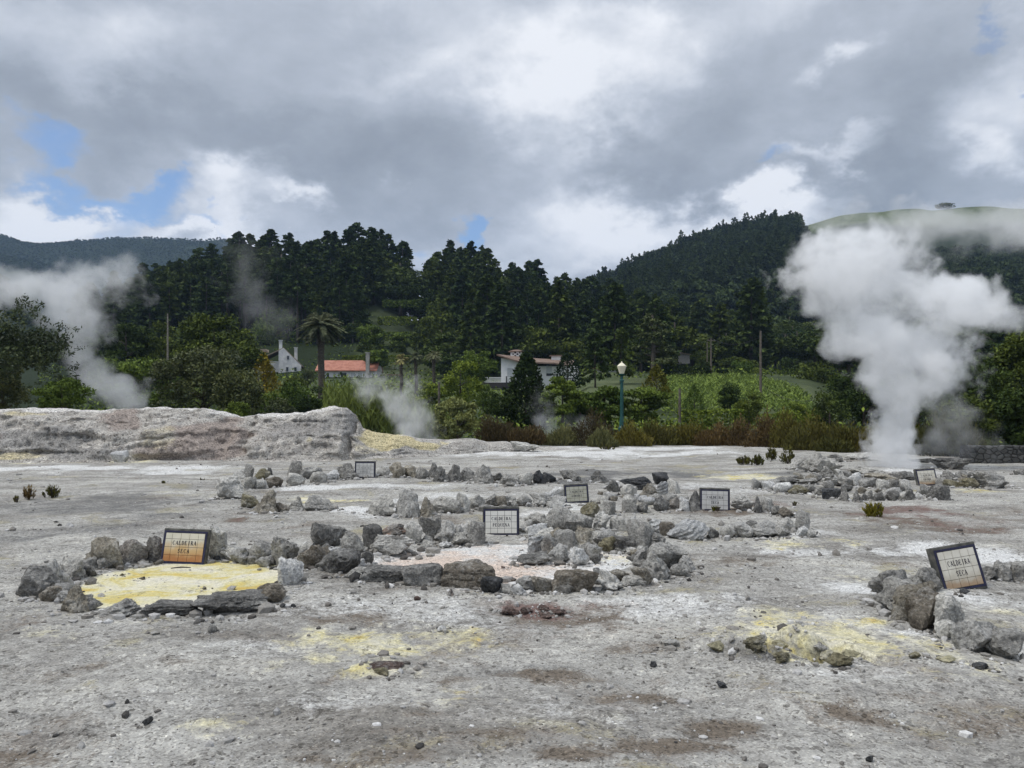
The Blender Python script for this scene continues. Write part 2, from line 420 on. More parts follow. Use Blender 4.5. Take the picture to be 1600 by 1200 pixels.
        c0 = t.mix(1., base, t.ramp(sk, [(.32, (.62, .60, .58)), (.47, (.97, .97, .97)), (.60, (1.12, 1.12, 1.11)), (.72, (1.38, 1.37, 1.34))]), 'MULTIPLY')
        def cover(mask, col, lo=.5, hi=.72, base_c=None, n=mixn):
            # patch edges broken up by noise
            k = t.math('ADD', mask, t.math('MULTIPLY', t.math('SUBTRACT', n, .5), 3.0))
            k = t.math('MULTIPLY', t.remap(k, lo, hi), t.remap(mask, 0., .12))
            return t.mix(k, base_c, col)
        c = c0
        c = cover(t.remap(nM, .42, .68, 0, .66), t.mix(n3, (.115, .095, .078, 1), (.27, .235, .20, 1)), .36, .85, c)
        nO = t.noise(t.vec('ADD', pos, (11, 83, 3)), .7, 6, .62, .6)
        c = cover(t.remap(nO, .46, .68, 0, .75), t.mix(n3, (.20, .175, .10, 1), (.44, .40, .27, 1)), .38, 1.0, c)
        c = cover(t.remap(nL, .50, .70, 0, .55), t.mix(n2, (.46, .45, .425, 1), (.62, .605, .57, 1)), .4, .95, c)
        c = cover(ss.outputs[1], t.mix(n3, (.11, .108, .105, 1), (.21, .207, .20, 1)), .22, .80, c)
        c = cover(sp.outputs[2], t.mix(n2, (.50, .50, .50, 1), (.74, .73, .70, 1)), .10, .70, c)
        c = cover(ss.outputs[0], t.mix(n2, (.54, .42, .345, 1), (.66, .56, .48, 1)), .2, 1., c)
        ycol = t.ramp(t.noise(pos, 1.9, 8, .66, .8), [(.30, (.56, .38, .10)), (.40, (.58, .49, .19)), (.48, (.62, .57, .36)), (.56, (.66, .62, .48)), (.64, (.66, .625, .52)), (.74, (.62, .54, .22))])
        c = cover(sp.outputs[0], ycol, .18, .80, c, t.math('ADD', t.math('MULTIPLY', n1, .5), t.math('MULTIPLY', n2, .5)))
        nb = t.math('ADD', t.math('MULTIPLY', n1, .62), t.math('MULTIPLY', n3, .38))
        c = cover(sp.outputs[1], t.mix(n3, (.085, .066, .050, 1), (.245, .210, .172, 1)), .26, .80, c, nb)
        c = cover(ss.outputs[2], t.mix(n3, (.10, .055, .048, 1), (.25, .18, .16, 1)), .28, .80, c)
        ck = t.voro(t.vec('ADD', pos, t.vec('SCALE', t.noise(pos, 2.2, 5, .6, 0, 'Color'), scale=.7)), 2.6, 'Distance', 'DISTANCE_TO_EDGE')
        ckm = t.math('MULTIPLY', t.remap(ck, .022, .004), t.remap(n1, .50, .60))
        c = t.mix(t.math('MULTIPLY', ckm, .55), c, (.09, .078, .065, 1))
        # grit: pale and dark grains
        vc = t.new('ShaderNodeSeparateColor'); t.put(vc.inputs[0], t.voro(pos, 95, 'Color'))
        vc2 = t.new('ShaderNodeSeparateColor'); t.put(vc2.inputs[0], t.voro(pos, 38, 'Color'))
        calm = t.math('SUBTRACT', 1.0, t.math('MULTIPLY', sp.outputs[0], .55))
        gr = t.ramp(vc.outputs[0], [(0, (.45, .44, .43)), (.2, (.88, .88, .87)), (.82, (1.05, 1.05, 1.04)), (1, (1.4, 1.4, 1.36))])
        c = t.mix(calm, c, t.mix(1., c, gr, 'MULTIPLY'))
        g2 = t.ramp(vc2.outputs[1], [(0, (.40, .39, .38)), (.08, (.8, .8, .8)), (.16, (1, 1, 1)), (.92, (1, 1, 1)), (1, (1.45, 1.45, 1.42))])
        c = t.mix(t.math('MULTIPLY', calm, .9), c, t.mix(1., c, g2, 'MULTIPLY'))
        t.put(b.inputs['Base Color'], c)
        h = t.math('SUBTRACT', t.math('ADD', t.math('ADD', t.math('MULTIPLY', n2, 1.2), t.math('MULTIPLY', n1, .8)), t.math('ADD', t.math('MULTIPLY', n3, .45), t.math('MULTIPLY', vc2.outputs[0], .25))), t.math('MULTIPLY', ckm, .5))
        t.put(b.inputs['Normal'], t.bump(h, .6, .03))
    M['ground'] = mat('crusted_ground', fn, rough=.95, spec=.15)
    tag(link('ground', m, M['ground']), kind='structure')
make_ground()

# ------------------------------------------------------------------ wide terrain with the hills
KD = np.array([0, 30, 37, 46, 60, 90, 120, 150, 200, 235, 280, 400, 550, 750, 1000, 1500, 2300], float)
sky1 = {180: 432, 230: 412, 300: 392, 360: 367, 440: 360, 520: 364, 590: 356, 625: 376, 645: 402, 690: 384, 740: 386, 780: 396, 830: 414, 880: 428, 920: 436, 1000: 446, 1100: 470}
def ridge(px):
    k = sorted(sky1); return 1.7+(640-np.interp(px, k, [sky1[i] for i in k]))/F*235-19
def far(px):
    k = [880, 920, 980, 1060, 1150, 1220, 1246, 1262, 1400, 1600, 2000]; s = [465, 440, 413, 382, 357, 338, 338, 372, 386, 386, 380]
    return 1.7+(640-np.interp(px, k, s))/F*550-5
def grassy(px):
    k = [1230, 1262, 1300, 1350, 1400, 1480, 1600, 2000]; s = [372, 350, 338, 328, 325, 327, 323, 320]
    return 1.7+(640-np.interp(px, k, s))/F*750
def mount(px):
    k = [-400, -200, 0, 30, 62, 100, 150, 200, 250, 290, 320, 345, 365, 420]; s = [330, 345, 360, 368, 376, 370, 364, 363, 365, 363, 372, 367, 368, 385]
    return 1.7+(640-np.interp(px, k, s))/F*1500-9
TB = {}
def row(px, z): TB[px] = z
row(-4000, [-.8, -.8, -.8, 0, 1, 2, 3, 5, 10, 14, 20, 40, 60, 80, 90, 100, 100])
row(-400, [-.8, -.9, -1, -.6, 0, 1, 3, 5, 10, 14, 20, 60, 60, 80, 150, mount(-400), 300])
row(0, [-.8, -.9, -1, -.8, -.2, 1, 3, 5, 9, 12, 22, 70, 62, 90, 160, mount(0), 280])
row(60, [-.8, -.9, -1, -.8, -.2, 1, 3, 5, 10, 14, 20, 46, 50, 90, 160, mount(60), 280])
for px in (120, 180, 240, 300, 360, 440, 520, 590, 625, 645, 690, 740, 780, 830, 880):
    rz = float(ridge(px)); 
    row(px, [-.8, -.9, -.9 if px < 700 else -.6, -.2, .4, 2.6, 5, 8.5, rz*.66, rz, rz*.8, 26, 40, 60, 80, float(mount(px)) if px < 440 else 90, 90])
for px in (920, 1000, 1060, 1150, 1220, 1246, 1262, 1300, 1350, 1400, 1480, 1600, 2000):
    fz = float(far(px)); g = float(grassy(px)) if px > 1250 else 100
    rz = float(ridge(px)) if px < 1160 else 18.
    up = 28 if px < 1000 else 40
    row(px, [-.8, -.8, -.5, .1, .8, 4.2 if px < 1300 else 3, 7 if px < 1300 else 6.5, 9.5, 14, rz if px < 1160 else 22, up*.8, fz*.62, fz, max(g, 60), g*.8, 120, 100])
row(6000, [-.8, -.8, -.8, 0, 1, 3, 6, 9, 14, 20, 30, 60, 80, 90, 100, 100, 100])
TPX = np.array(sorted(TB), float); TZ = np.array([TB[k] for k in sorted(TB)], float)
def terrain_z(x, y):
    x = np.asarray(x, float); y = np.asarray(y, float)
    px = np.where(y > 1, 800+F*x/np.maximum(y, 1), np.where(x > 0, 6000, -4000))
    px = np.clip(px, -4000, 6000)
    d = np.maximum(y, 0)
    # behind the viewer a mild plain
    i = np.clip(np.searchsorted(TPX, px)-1, 0, len(TPX)-2); u = (px-TPX[i])/(TPX[i+1]-TPX[i])
    j = np.clip(np.searchsorted(KD, d)-1, 0, len(KD)-2); w = np.clip((d-KD[j])/(KD[j+1]-KD[j]), 0, 1)
    z = (TZ[i, j]*(1-u)+TZ[i+1, j]*u)*(1-w)+(TZ[i, j+1]*(1-u)+TZ[i+1, j+1]*u)*w
    amp = np.clip((d-60)/400, 0, 1)
    return z+amp*3.0*fbm(xyz(x*.02, y*.02), 3)+np.clip((d-900)/300, 0, 1)*14*fbm(xyz(x*.006, y*.006, 5), 3)*np.clip((1500-d)/200, 0, 1)
def tz(x, y): return float(terrain_z(np.array([x]), np.array([y]))[0])
def make_terrain():
    px = np.concatenate([np.linspace(-4000, -420, 24), np.linspace(-400, 2000, 330), np.linspace(2020, 6000, 24)])
    d = np.concatenate([[-2300, -300, -40, 1, 20, 30, 35], np.geomspace(38, 2250, 190)])
    D, PX = np.meshgrid(d, px, indexing='ij')
    X = (PX-800)/F*np.maximum(np.abs(D), 40)
    Z = terrain_z(X, D); Z[D < 1] = -.8
    v = np.stack([X, D, Z], -1).reshape(-1, 3)
    i = np.arange(len(d)*len(px)).reshape(len(d), len(px))
    f = np.stack([i[:-1, :-1], i[:-1, 1:], i[1:, 1:], i[1:, :-1]], -1).reshape(-1, 4)
    m = mesh('hills', v, [f], True)
    x, y = v[:, 0], v[:, 1]; q = PX.ravel()
    meadow = sstep(640, 690, y)*sstep(1235, 1262, q)                                     # grassy hilltop
    n = fbm(xyz(x*.03, y*.03), 3)
    meadow = np.maximum(meadow, .9*(y > 44)*(y < 135)*sstep(380, 440, q)*sstep(1330, 1280, q)*np.clip(.75+.5*n, 0, 1))   # gardens round the houses
    meadow = np.maximum(meadow, .42*(y > 120)*(y < 235)*sstep(540, 575, q)*sstep(705, 680, q))        # terraced clearing
    attr(m, 'meadow', meadow)
    def fn(t, b):
        pos = t.new('ShaderNodeNewGeometry').outputs['Position']
        n1 = t.noise(pos, .12, 6, .65); n2 = t.noise(pos, 1.3, 6, .7)
        fl = t.mix(n1, (.010, .016, .007, 1), (.028, .040, .016, 1))
        g = t.mix(t.remap(t.math('ADD', t.math('MULTIPLY', n1, .6), t.math('MULTIPLY', n2, .4)), .35, .65), (.055, .075, .032, 1), (.13, .15, .075, 1))
        t.put(b.inputs['Base Color'], t.mix(t.attr('meadow'), fl, g))
        t.put(b.inputs['Normal'], t.bump(n2, .6, .3))
    M['terrain'] = mat('hill_soil_and_turf', fn, rough=.95, spec=.1)
    tag(link('hills', m, M['terrain']), kind='structure')
make_terrain()

# ------------------------------------------------------------------ raised bank of altered rock
def make_bank():
    k = [-500, -200, 0, 70, 130, 180, 230, 270, 310, 335, 360, 380, 430, 480, 510, 530, 546, 556, 580, 610, 640, 690, 740, 762, 790, 815, 840, 870]
    top = [640, 636, 640, 638, 642, 639, 637, 637, 640, 645, 648, 645, 644, 640, 636, 636, 648, 668, 675, 676, 682, 687, 686, 691, 690, 697, 698, 703]
    base = [724, 722, 722, 722, 722, 722, 721, 720, 720, 719, 719, 719, 719, 719, 719, 719, 718, 718, 717, 716, 714, 711, 708, 706, 705, 704, 703, 703]
    u = np.linspace(-500, 872, 620)
    bd = gd(np.interp(u, k, base)); 
    td = bd+np.interp(u, [-500, 0, 500, 560, 870], [3.2, 3.0, 2.2, 2.0, .9])
    th = CZ+(HY-np.interp(u, k, top))/F*td
    th = np.maximum(th, .04)
    # section: (fraction across, height fraction)
    S = np.array([(-.10, -.10), (0, .0), (.06, .12), (.16, .34), (.30, .56), (.48, .74), (.68, .88), (.86, .97), (1, 1.), (1.25, .98), (1.6, .8), (2.1, .3), (2.7, -.5), (3.4, -1.0)])
    ss = np.linspace(0, len(S)-1, 84)
    sx = np.interp(ss, range(len(S)), S[:, 0]); sh = np.interp(ss, range(len(S)), S[:, 1])
    A, B = np.meshgrid(np.arange(len(u)), np.arange(len(sx)), indexing='ij')
    D = bd[A]+(td-bd)[A]*sx[B]; X = (u[A]-800)/F*D
    X = (u[A]-800)/F*bd[A]*(1-.35*0)+(X-(u[A]-800)/F*bd[A])*.5
    Hh = np.where(sh[B] >= 0, th[A]*sh[B], sh[B]*.9)
    nz = fbm(np.stack([X*.9, D*.9, Hh*1.6], -1), 5, .55)
    nz2 = fbm(np.stack([X*.32, D*.4, Hh*.4+7], -1), 3)
    rid = 1-np.abs(fbm(np.stack([X*1.3+3, D*.5, Hh*2.6], -1), 4))
    fine = fbm(np.stack([X*3.2, D*3.2, Hh*6.5+3], -1), 5, .62)
    strata = fbm(np.stack([X*.35, D*.3, Hh*8.5+1.2*nz2], -1), 3, .6)
    vert = 1-np.abs(fbm(np.stack([X*2.4, D*.3, Hh*.6+9], -1), 3))
    face = sstep(0, .2, sh[B]+(sx[B] > 1)*1.)*(1-.75*sstep(.55, 1.25, sx[B]))
    thk = np.clip(th[A]/1.2, .15, 1)
    D = D+(-.26*nz2-.11*nz-.15*(rid-.6)-.035*fine-.10*strata+.16*(vert-.75))*face*thk
    Hh = Hh+(.08*nz+.05*nz2+.03*fine)*thk*sstep(-.02, .3, sh[B]+(sx[B] > 1.)*1.)*.9
    # a few deep cracks and gullies
    for gx, w, dep in ((375, 7, .35), (546, 5, .5), (190, 20, .35), (600, 9, .2), (700, 8, .15)):
        g = np.exp(-((u[A]+8*nz-gx)/w)**2)*face
        D = D+dep*g*thk; Hh = Hh-.10*g*thk*sh[B]
    Z = Hh+0
    v = np.stack([X, D, Z], -1).reshape(-1, 3)
    i = np.arange(len(u)*len(sx)).reshape(len(u), len(sx))
    f = np.stack([i[:-1, :-1], i[1:, :-1], i[1:, 1:], i[:-1, 1:]], -1).reshape(-1, 4)
    m = mesh('bank', v, [f], True)
    uu = u[A].ravel(); hh = sh[B].ravel()
    wob = fbm(v*np.array([.8, .8, 1.6]), 4)
    def bl(cx, cy, rx, ry, s): return s*sstep(1.2, .4, np.sqrt(((uu-cx)/rx)**2+((hh-cy)/ry)**2)+.45*wob)
    purple = np.maximum.reduce([bl(330, .5, 60, .5, .85), bl(165, .75, 40, .22, .8), bl(450, .5, 90, .45, .35), bl(250, .15, 60, .2, .6), bl(300, .85, 90, .1, .3), bl(-60, .4, 60, .3, .6)])
    grey = np.maximum.reduce([bl(60, .45, 120, .35, .8), bl(130, .2, 90, .2, .6), bl(470, .5, 80, .5, .6), bl(530, .75, 24, .4, .95), bl(500, .3, 60, .3, .3), bl(640, .3, 60, .2, .3), bl(745, .6, 60, .3, .4), bl(10, .35, 50, .12, .9)])
    yel = np.maximum.reduce([bl(600, .75, 50, .5, .95), bl(240, .4, 40, .25, .4), bl(20, .12, 60, .1, .5), bl(660, .6, 50, .3, .6), bl(480, .35, 20, .15, .5), bl(10, .9, 60, .1, .45), bl(570, .35, 30, .25, .4)])
    attr(m, 'paint', np.stack([purple, grey, yel], -1), True)
    attr(m, 'crest', sstep(.93, .995, hh+.07*wob)*np.interp(uu, [400, 520], [1, .55]))
    def fn(t, b):
        pos = t.new('ShaderNodeNewGeometry').outputs['Position']
        sp = t.new('ShaderNodeSeparateColor'); t.put(sp.inputs[0], t.attr('paint', 'Color'))
        st = t.vec('MULTIPLY', pos, (1, 1, 5.0))
        n1 = t.noise(st, 1.5, 9, .68, .7); n2 = t.noise(st, 6, 9, .72, .5); n3 = t.noise(pos, 25, 6, .75)
        k = t.math('ADD', t.math('MULTIPLY', n1, .5), t.math('MULTIPLY', n2, .5))
        c = t.ramp(k, [(.34, (.20, .182, .160)), (.44, (.345, .32, .29)), (.54, (.47, .445, .405)), (.64, (.64, .615, .57))])
        def cover(mask, col, c, lo, hi):
            return t.mix(t.remap(t.math('SUBTRACT', t.math('ADD', mask, k), 1.), lo, hi), c, col)
        c = cover(sp.outputs[1], t.mix(n2, (.20, .19, .178, 1), (.42, .405, .38, 1)), c, -.2, .12)
        c = cover(sp.outputs[0], t.mix(n2, (.21, .172, .15, 1), (.45, .39, .345, 1)), c, -.22, .2)
        c = cover(sp.outputs[2], t.mix(n2, (.46, .38, .17, 1), (.64, .58, .42, 1)), c, -.2, .1)
        c = cover(t.attr('crest'), t.mix(n3, (.50, .475, .44, 1), (.74, .715, .68, 1)), c, -.10, .12)
        vc = t.new('ShaderNodeSeparateColor'); t.put(vc.inputs[0], t.voro(pos, 26, 'Color'))
        c = t.mix(1., c, t.ramp(vc.outputs[0], [(0, (.35, .34, .33)), (.25, (.86, .86, .86)), (.8, (1.1, 1.1, 1.1)), (1, (1.6, 1.6, 1.55))]), 'MULTIPLY')
        t.put(b.inputs['Base Color'], c)
        h = t.math('ADD', n2, t.math('MULTIPLY', n3, .4))
        t.put(b.inputs['Normal'], t.bump(h, .8, .09))
    M['bank'] = mat('altered_bank_rock', fn, rough=.95, spec=.12)
    tag(link('bank', m, M['bank']), kind='structure')
make_bank()
# ------------------------------------------------------------------ rocks
def ico(n):
    bm = bmesh.new(); bmesh.ops.create_icosphere(bm, subdivisions=n, radius=1)
    v = np.array([q.co[:] for q in bm.verts]); f = np.array([[q.index for q in p.verts] for p in bm.faces]); bm.free()
    return v, f
ICO = {n: ico(n) for n in (2, 3, 4, 5)}
def rock_mesh(shape, lvl, seed):
    g = np.random.default_rng(seed)
    v, f = ICO[lvl]
    if shape == 's':
        n = np.array([[1, 0, 0], [-1, 0, 0], [0, 1, 0], [0, -1, 0], [0, 0, 1], [0, 0, -1], [.7, .2, .7], [-.7, -.2, .7]], float)+g.normal(0, .10, (8, 3)); h = g.uniform(.86, 1, 8); h[6:] = 1.12; p = 24
    elif shape == 'y':
        k = 5; a = np.arange(k)*2*math.pi/k+g.uniform(0, 6)
        n = np.stack([np.cos(a), np.sin(a), g.uniform(.15, .75, k)], -1); n = np.concatenate([n, [[0, 0, -1]], g.normal(0, 1, (3, 3))]); h = np.concatenate([g.uniform(.75, 1, k), [.9], [1.2]*3]); p = 20
    elif shape == 'r':
        n = g.normal(0, 1, (16, 3)); h = g.uniform(.92, 1.05, 16); p = 9
    elif shape == 'u':
        n = np.concatenate([g.normal(0, 1, (9, 3))*np.array([1, 1, .5]), [[0, 0, -1], [.2, 0, 1]]]); h = g.uniform(.75, 1, 11); p = 18
    else:
        n = g.normal(0, 1, (13, 3)); h = g.uniform(.66, 1, 13); p = 20 if shape != 'f' else 16
    n = n/np.linalg.norm(n, axis=1)[:, None]
    q = np.maximum(0, v @ n.T)/h
    r = 1/((q**p).sum(1)**(1/p)+1e-6)
    r = np.minimum(r, 1.7)
    o = g.uniform(0, 90, 3)
    am = {'j': .26, 'r': .075, 's': .07, 'y': .21}.get(shape, .135)
    w = v*r[:, None]
    nn = fbm(w*1.6+o, 4 if lvl < 4 else 5, .55)
    rid = 1-np.abs(fbm(w*2.3+o+5, 3)); pit = np.minimum(0, fbm(w*4.5+o+11, 3)+.25)
    crk = np.exp(-(fbm(w*1.3+o+31, 3)/.07)**2)
    w = w*(1+am*nn+am*.8*(rid-.7)+.14*pit-.07*crk+.02*fbm(w*9+o, 3))[:, None]
    lo, hi = w.min(0), w.max(0)
    w = (w-(lo+hi)/2)/((hi-lo)/2)
    return w, f
RN = [0]; ROCKPTS = []
ORD = 'first second third fourth fifth sixth seventh eighth ninth tenth eleventh twelfth thirteenth fourteenth fifteenth sixteenth seventeenth eighteenth nineteenth twentieth'.split()+['twenty-'+k for k in 'first second third fourth fifth sixth seventh eighth ninth'.split()]
def rock(x0, x1, yt, yb, c, s='b', label=None, group=None, dep=None, name='rock', cat='rock', roll=0, d=None, collect=None):
    RN[0] += 1
    d = d or gd(yb); xc = ((x0+x1)/2-800)/F*d
    w = (x1-x0)/F*d/2*1.17; hgt = (yb-yt)/F*d
    dp = dep if dep else w*({'s': .6, 'f': .8}.get(s, .85))
    dp = min(dp, .55*max(w, hgt)+.1)
    px = x1-x0
    v, f = rock_mesh(s, 5 if px > 70 else (4 if px > 24 else 3), RN[0]*7+1)
    y = d+dp*.55
    g0 = gz(xc, d)
    a = random.uniform(-.25, .25)
    v = v*np.array([w, dp, hgt*.60])
    v = np.stack([v[:, 0]*math.cos(a)-v[:, 1]*math.sin(a)*.6, v[:, 0]*math.sin(a)*.6+v[:, 1]*math.cos(a), v[:, 2]], -1)
    v[:, 2] += hgt*.40
    if collect is not None:
        collect.append((v+np.array([xc, y, g0]), f, c)); return
    m = mesh(name, v, [f], True)
    try: m.set_sharp_from_angle(angle=R(38))
    except Exception: pass
    o = link(name, m, RM[c], loc=(xc, y, g0))
    if roll: o.rotation_euler = (0, R(roll), 0)
    ROCKPTS.append((xc, y, w, dp))
    tag(o, label, cat, group)
    return o
def row(phrase, group, items):
    for i, it in enumerate(items):
        x0, x1, yt, yb, c = it[:5]; s = it[5] if len(it) > 5 else 'b'
        size = 'large ' if (x1-x0) > 60 else ('small ' if (x1-x0) < 18 else '')
        look = (size+(SW[s]+' ' if SW[s] else '')+CW[c]+' rock').strip()
        rock(x0, x1, yt, yb, c, s, f"{look}, {ORD[i]} {phrase}", group)
G1 = 'rocks ringing the yellow pool'
row('going left from the orange-stained sign', G1, [
 (227, 255, 836, 876, 'r', 'u'), (178, 225, 842, 880, 'r', 'b'), (138, 186, 840, 888, 't', 'u'), (122, 146, 880, 901, 'd', 'b'), (84, 122, 872, 906, 'g', 'j'), (56, 106, 874, 920, 'p', 'y'), (18, 82, 885, 930, 'd', 'b')])
row('going right from the orange-stained sign', G1, [
 (322, 350, 819, 873, 'p', 'u'), (345, 389, 850, 874, 'p', 'b'), (385, 425, 843, 878, 'g', 'r'), (422, 462, 838, 885, 'g', 'j'), (432, 468, 874, 918, 'w', 'u')])
row("from the left on the yellow pool's front rim", G1, [
 (58, 92, 915, 938, 'b', 'b'), (93, 136, 914, 955, 't', 'y'), (142, 210, 942, 965, 'g', 'y'), (222, 298, 948, 963, 'd', 's'), (303, 403, 934, 962, 'd', 'f'), (395, 439, 913, 941, 'b', 'r')])
G2 = 'rocks ringing the pink pool'
row('in the heap from yellow pool to PEQUENA sign', G2, [
 (460, 515, 852, 889, 'b', 'f'), (485, 535, 818, 858, 'd', 'b'), (491, 555, 862, 900, 'd', 'b'), (526, 544, 826, 843, 'd', 'r'), (532, 566, 834, 870, 'g', 'b'), (548, 563, 870, 885, 'p', 'b'), (562, 582, 864, 884, 'd', 'b'), (566, 596, 821, 862, 'd', 's'),
 (595, 636, 820, 841, 'r', 'f'), (585, 644, 836, 868, 'p', 'b'), (636, 659, 818, 852, 'p', 'u'), (655, 690, 810, 848, 'g', 'j'), (680, 718, 812, 850, 'p', 'j'), (706, 735, 816, 850, 'p', 'j'), (728, 757, 812, 850, 'g', 'u')])
row("from the left on the pink pool's front rim", G2, [
 (538, 574, 889, 906, 'g', 'f'), (568, 630, 887, 909, 'd', 's'), (629, 690, 884, 915, 'd', 's'), (690, 772, 879, 917, 'b', 's'), (753, 785, 903, 929, 'k', 'r'), (784, 803, 913, 928, 'g', 'b'), (800, 822, 914, 931, 'w', 'f'), (812, 848, 902, 925, 'g', 'b'), (829, 868, 901, 926, 't', 'r'),
 (865, 931, 895, 927, 'b', 's'), (874, 896, 914, 929, 'd', 'b'), (932, 972, 894, 924, 'p', 'j'), (974, 1009, 902, 917, 'g', 'f'), (998, 1049, 864, 906, 'g', 'y'), (1018, 1074, 848, 890, 'g', 'b'), (1050, 1076, 880, 898, 'g', 'r')])
row('in the big heap right of the PEQUENA sign', G2, [
 (812, 832, 812, 830, 'p', 'b'), (822, 853, 804, 826, 'g', 'b'), (812, 860, 864, 881, 'd', 'f'), (826, 851, 834, 863, 's', 'b'), (847, 873, 836, 866, 'g', 'b'), (854, 893, 794, 830, 'g', 'r'), (859, 891, 849, 877, 'p', 'j'), (869, 902, 826, 860, 'g', 's'), (885, 925, 804, 836, 'g', 'b'), (889, 921, 851, 882, 'w', 'j'),
 (900, 926, 820, 859, 't', 'u'), (920, 939, 864, 879, 'd', 'f'), (928, 956, 801, 830, 'p', 'j'), (937, 962, 837, 861, 'o', 'b'), (955, 979, 807, 828, 'g', 's'), (960, 991, 838, 862, 'd', 'b'), (981, 999, 799, 823, 'w', 'y'), (983, 1022, 810, 862, 'g', 'u'), (992, 1016, 854, 884, 'g', 'b'), (994, 1040, 830, 861, 'g', 'f')])
row('from the left in the row below the mossy sign', G2, [
 (910, 937, 786, 810, 'o', 'r'), (938, 961, 780, 804, 'g', 'u'), (974, 995, 773, 801, 'g', 's'), (995, 1015, 782, 800, 'd', 'j')])
G3 = 'rocks ringing the grey pool behind the yellow one'
row('going left from the faded blank-looking sign', G3, [
 (524, 557, 723, 750, 'd', 'b'), (507, 529, 735, 751, 'w', 'j'), (484, 509, 738, 756, 'g', 'r'), (469, 498, 730, 750, 'g', 'b'), (447, 470, 720, 749, 'd', 'u'), (446, 471, 740, 760, 'p', 'r'), (410, 437, 743, 761, 'b', 'b'), (417, 425, 731, 743, 'd', 'u'), (395, 415, 749, 764, 'p', 'b'), (396, 419, 733, 751, 'o', 'b'), (377, 397, 746, 765, 'g', 'b'), (381, 397, 726, 749, 'g', 'u'), (365, 384, 734, 749, 'p', 'b'), (337, 379, 745, 780, 'p', 'j')])
row('from the left on the grey pool\'s front rim', G3, [
 (376, 402, 771, 793, 'o', 'b'), (391, 430, 767, 803, 't', 'y'), (430, 451, 786, 801, 'b', 'f'), (449, 476, 778, 799, 'g', 'y'), (475, 515, 776, 800, 'g', 'b'), (574, 616, 775, 806, 'g', 'b'), (615, 655, 764, 808, 'p', 'u'), (652, 680, 776, 808, 't', 'y'), (679, 718, 774, 801, 'g', 'r'), (714, 733, 768, 799, 'p', 'u'), (731, 757, 774, 795, 'g', 'b'), (755, 781, 772, 791, 'g', 'j'), (775, 810, 772, 789, 'p', 'j'), (808, 831, 772, 790, 'g', 'b'), (829, 861, 767, 789, 'p', 'b'), (855, 884, 772, 790, 'p', 'b'), (858, 884, 759, 776, 'w', 'f')])
G4 = 'rocks in the far dark row'
row('going right from the faded blank-looking sign', G4, [
 (588, 609, 730, 746, 'p', 'b'), (608, 631, 724, 749, 't', 'j'), (630, 651, 728, 748, 't', 'b'), (650, 669, 731, 750, 'd', 'r'), (666, 685, 724, 747, 'd', 'y'), (675, 700, 731, 755, 'd', 'y'), (698, 722, 727, 754, 'd', 'y'), (720, 741, 731, 752, 'd', 's'), (742, 770, 727, 757, 'g', 'y'), (769, 786, 740, 755, 'd', 'b'), (781, 810, 742, 761, 'g', 'j'), (808, 832, 739, 759, 'p', 'j'), (832, 852, 736, 757, 'k', 'b'), (848, 868, 739, 755, 'k', 'b'), (876, 906, 736, 752, 'd', 'b'), (925, 953, 737, 756, 'd', 'y'), (949, 972, 750, 770, 'd', 'j'), (970, 1018, 747, 767, 'k', 'f'), (1021, 1044, 739, 759, 'k', 'b'), (1044, 1062, 750, 772, 'p', 'u')])
row('in the clump left of the greenery-fronted sign', G4, [
 (930, 950, 772, 784, 'g', 'r'), (973, 997, 757, 776, 'p', 'b'), (999, 1031, 755, 780, 't', 'y'), (1027, 1044, 752, 774, 's', 'u'), (1022, 1047, 775, 797, 'd', 'b'), (1046, 1065, 775, 796, 'r', 'b'), (1063, 1077, 775, 797, 'w', 'u'), (1075, 1098, 766, 797, 'd', 'y')])
G5 = 'rocks ringing the dry brown pool'
row('going right from the greenery-fronted sign', G5, [
 (1146, 1177, 774, 798, 'p', 'j'), (1179, 1192, 775, 801, 'd', 'y'), (1191, 1209, 775, 799, 'p', 'u'), (1206, 1220, 789, 804, 'd', 'b'), (1218, 1244, 791, 807, 'b', 'b'), (1245, 1268, 797, 829, 'p', 'u'), (1262, 1278, 825, 839, 'p', 'b'), (1247, 1264, 822, 838, 'w', 'r')])
row("from the left on the dry pool's front rim", G5, [
 (1013, 1037, 808, 829, 's', 'b'), (1033, 1054, 812, 834, 'b', 's'), (1050, 1107, 808, 839, 's', 'f'), (1107, 1124, 819, 837, 'd', 'b'), (1128, 1148, 817, 838, 'p', 'r'), (1146, 1177, 813, 838, 'p', 'b'), (1168, 1214, 812, 838, 'p', 'b'), (1208, 1229, 820, 838, 'g', 'f'), (1218, 1242, 807, 829, 'p', 'b')])
G6 = 'rocks heaped round the steaming vent'
row('from the left in the heap round the vent', G6, [
 (1217, 1250, 747, 758, 'd', 'f'), (1238, 1268, 716, 737, 'g', 'b'), (1249, 1276, 748, 758, 'g', 'f'), (1262, 1313, 712, 743, 'g', 'j'), (1281, 1308, 732, 750, 'd', 'y'), (1290, 1319, 746, 760, 'g', 'f'), (1290, 1316, 712, 725, 'g', 'f'), (1305, 1325, 736, 749, 'p', 'b'), (1312, 1332, 744, 761, 'g', 'b'), (1329, 1348, 738, 761, 'w', 'u'), (1337, 1380, 735, 746, 'g', 'f'), (1347, 1371, 748, 764, 'g', 'b'),
 (1357, 1400, 741, 754, 't', 'f'), (1373, 1394, 751, 766, 'p', 'r'), (1393, 1411, 750, 769, 'g', 'b'), (1399, 1427, 739, 753, 'd', 'b'), (1410, 1427, 751, 770, 'p', 'u')])
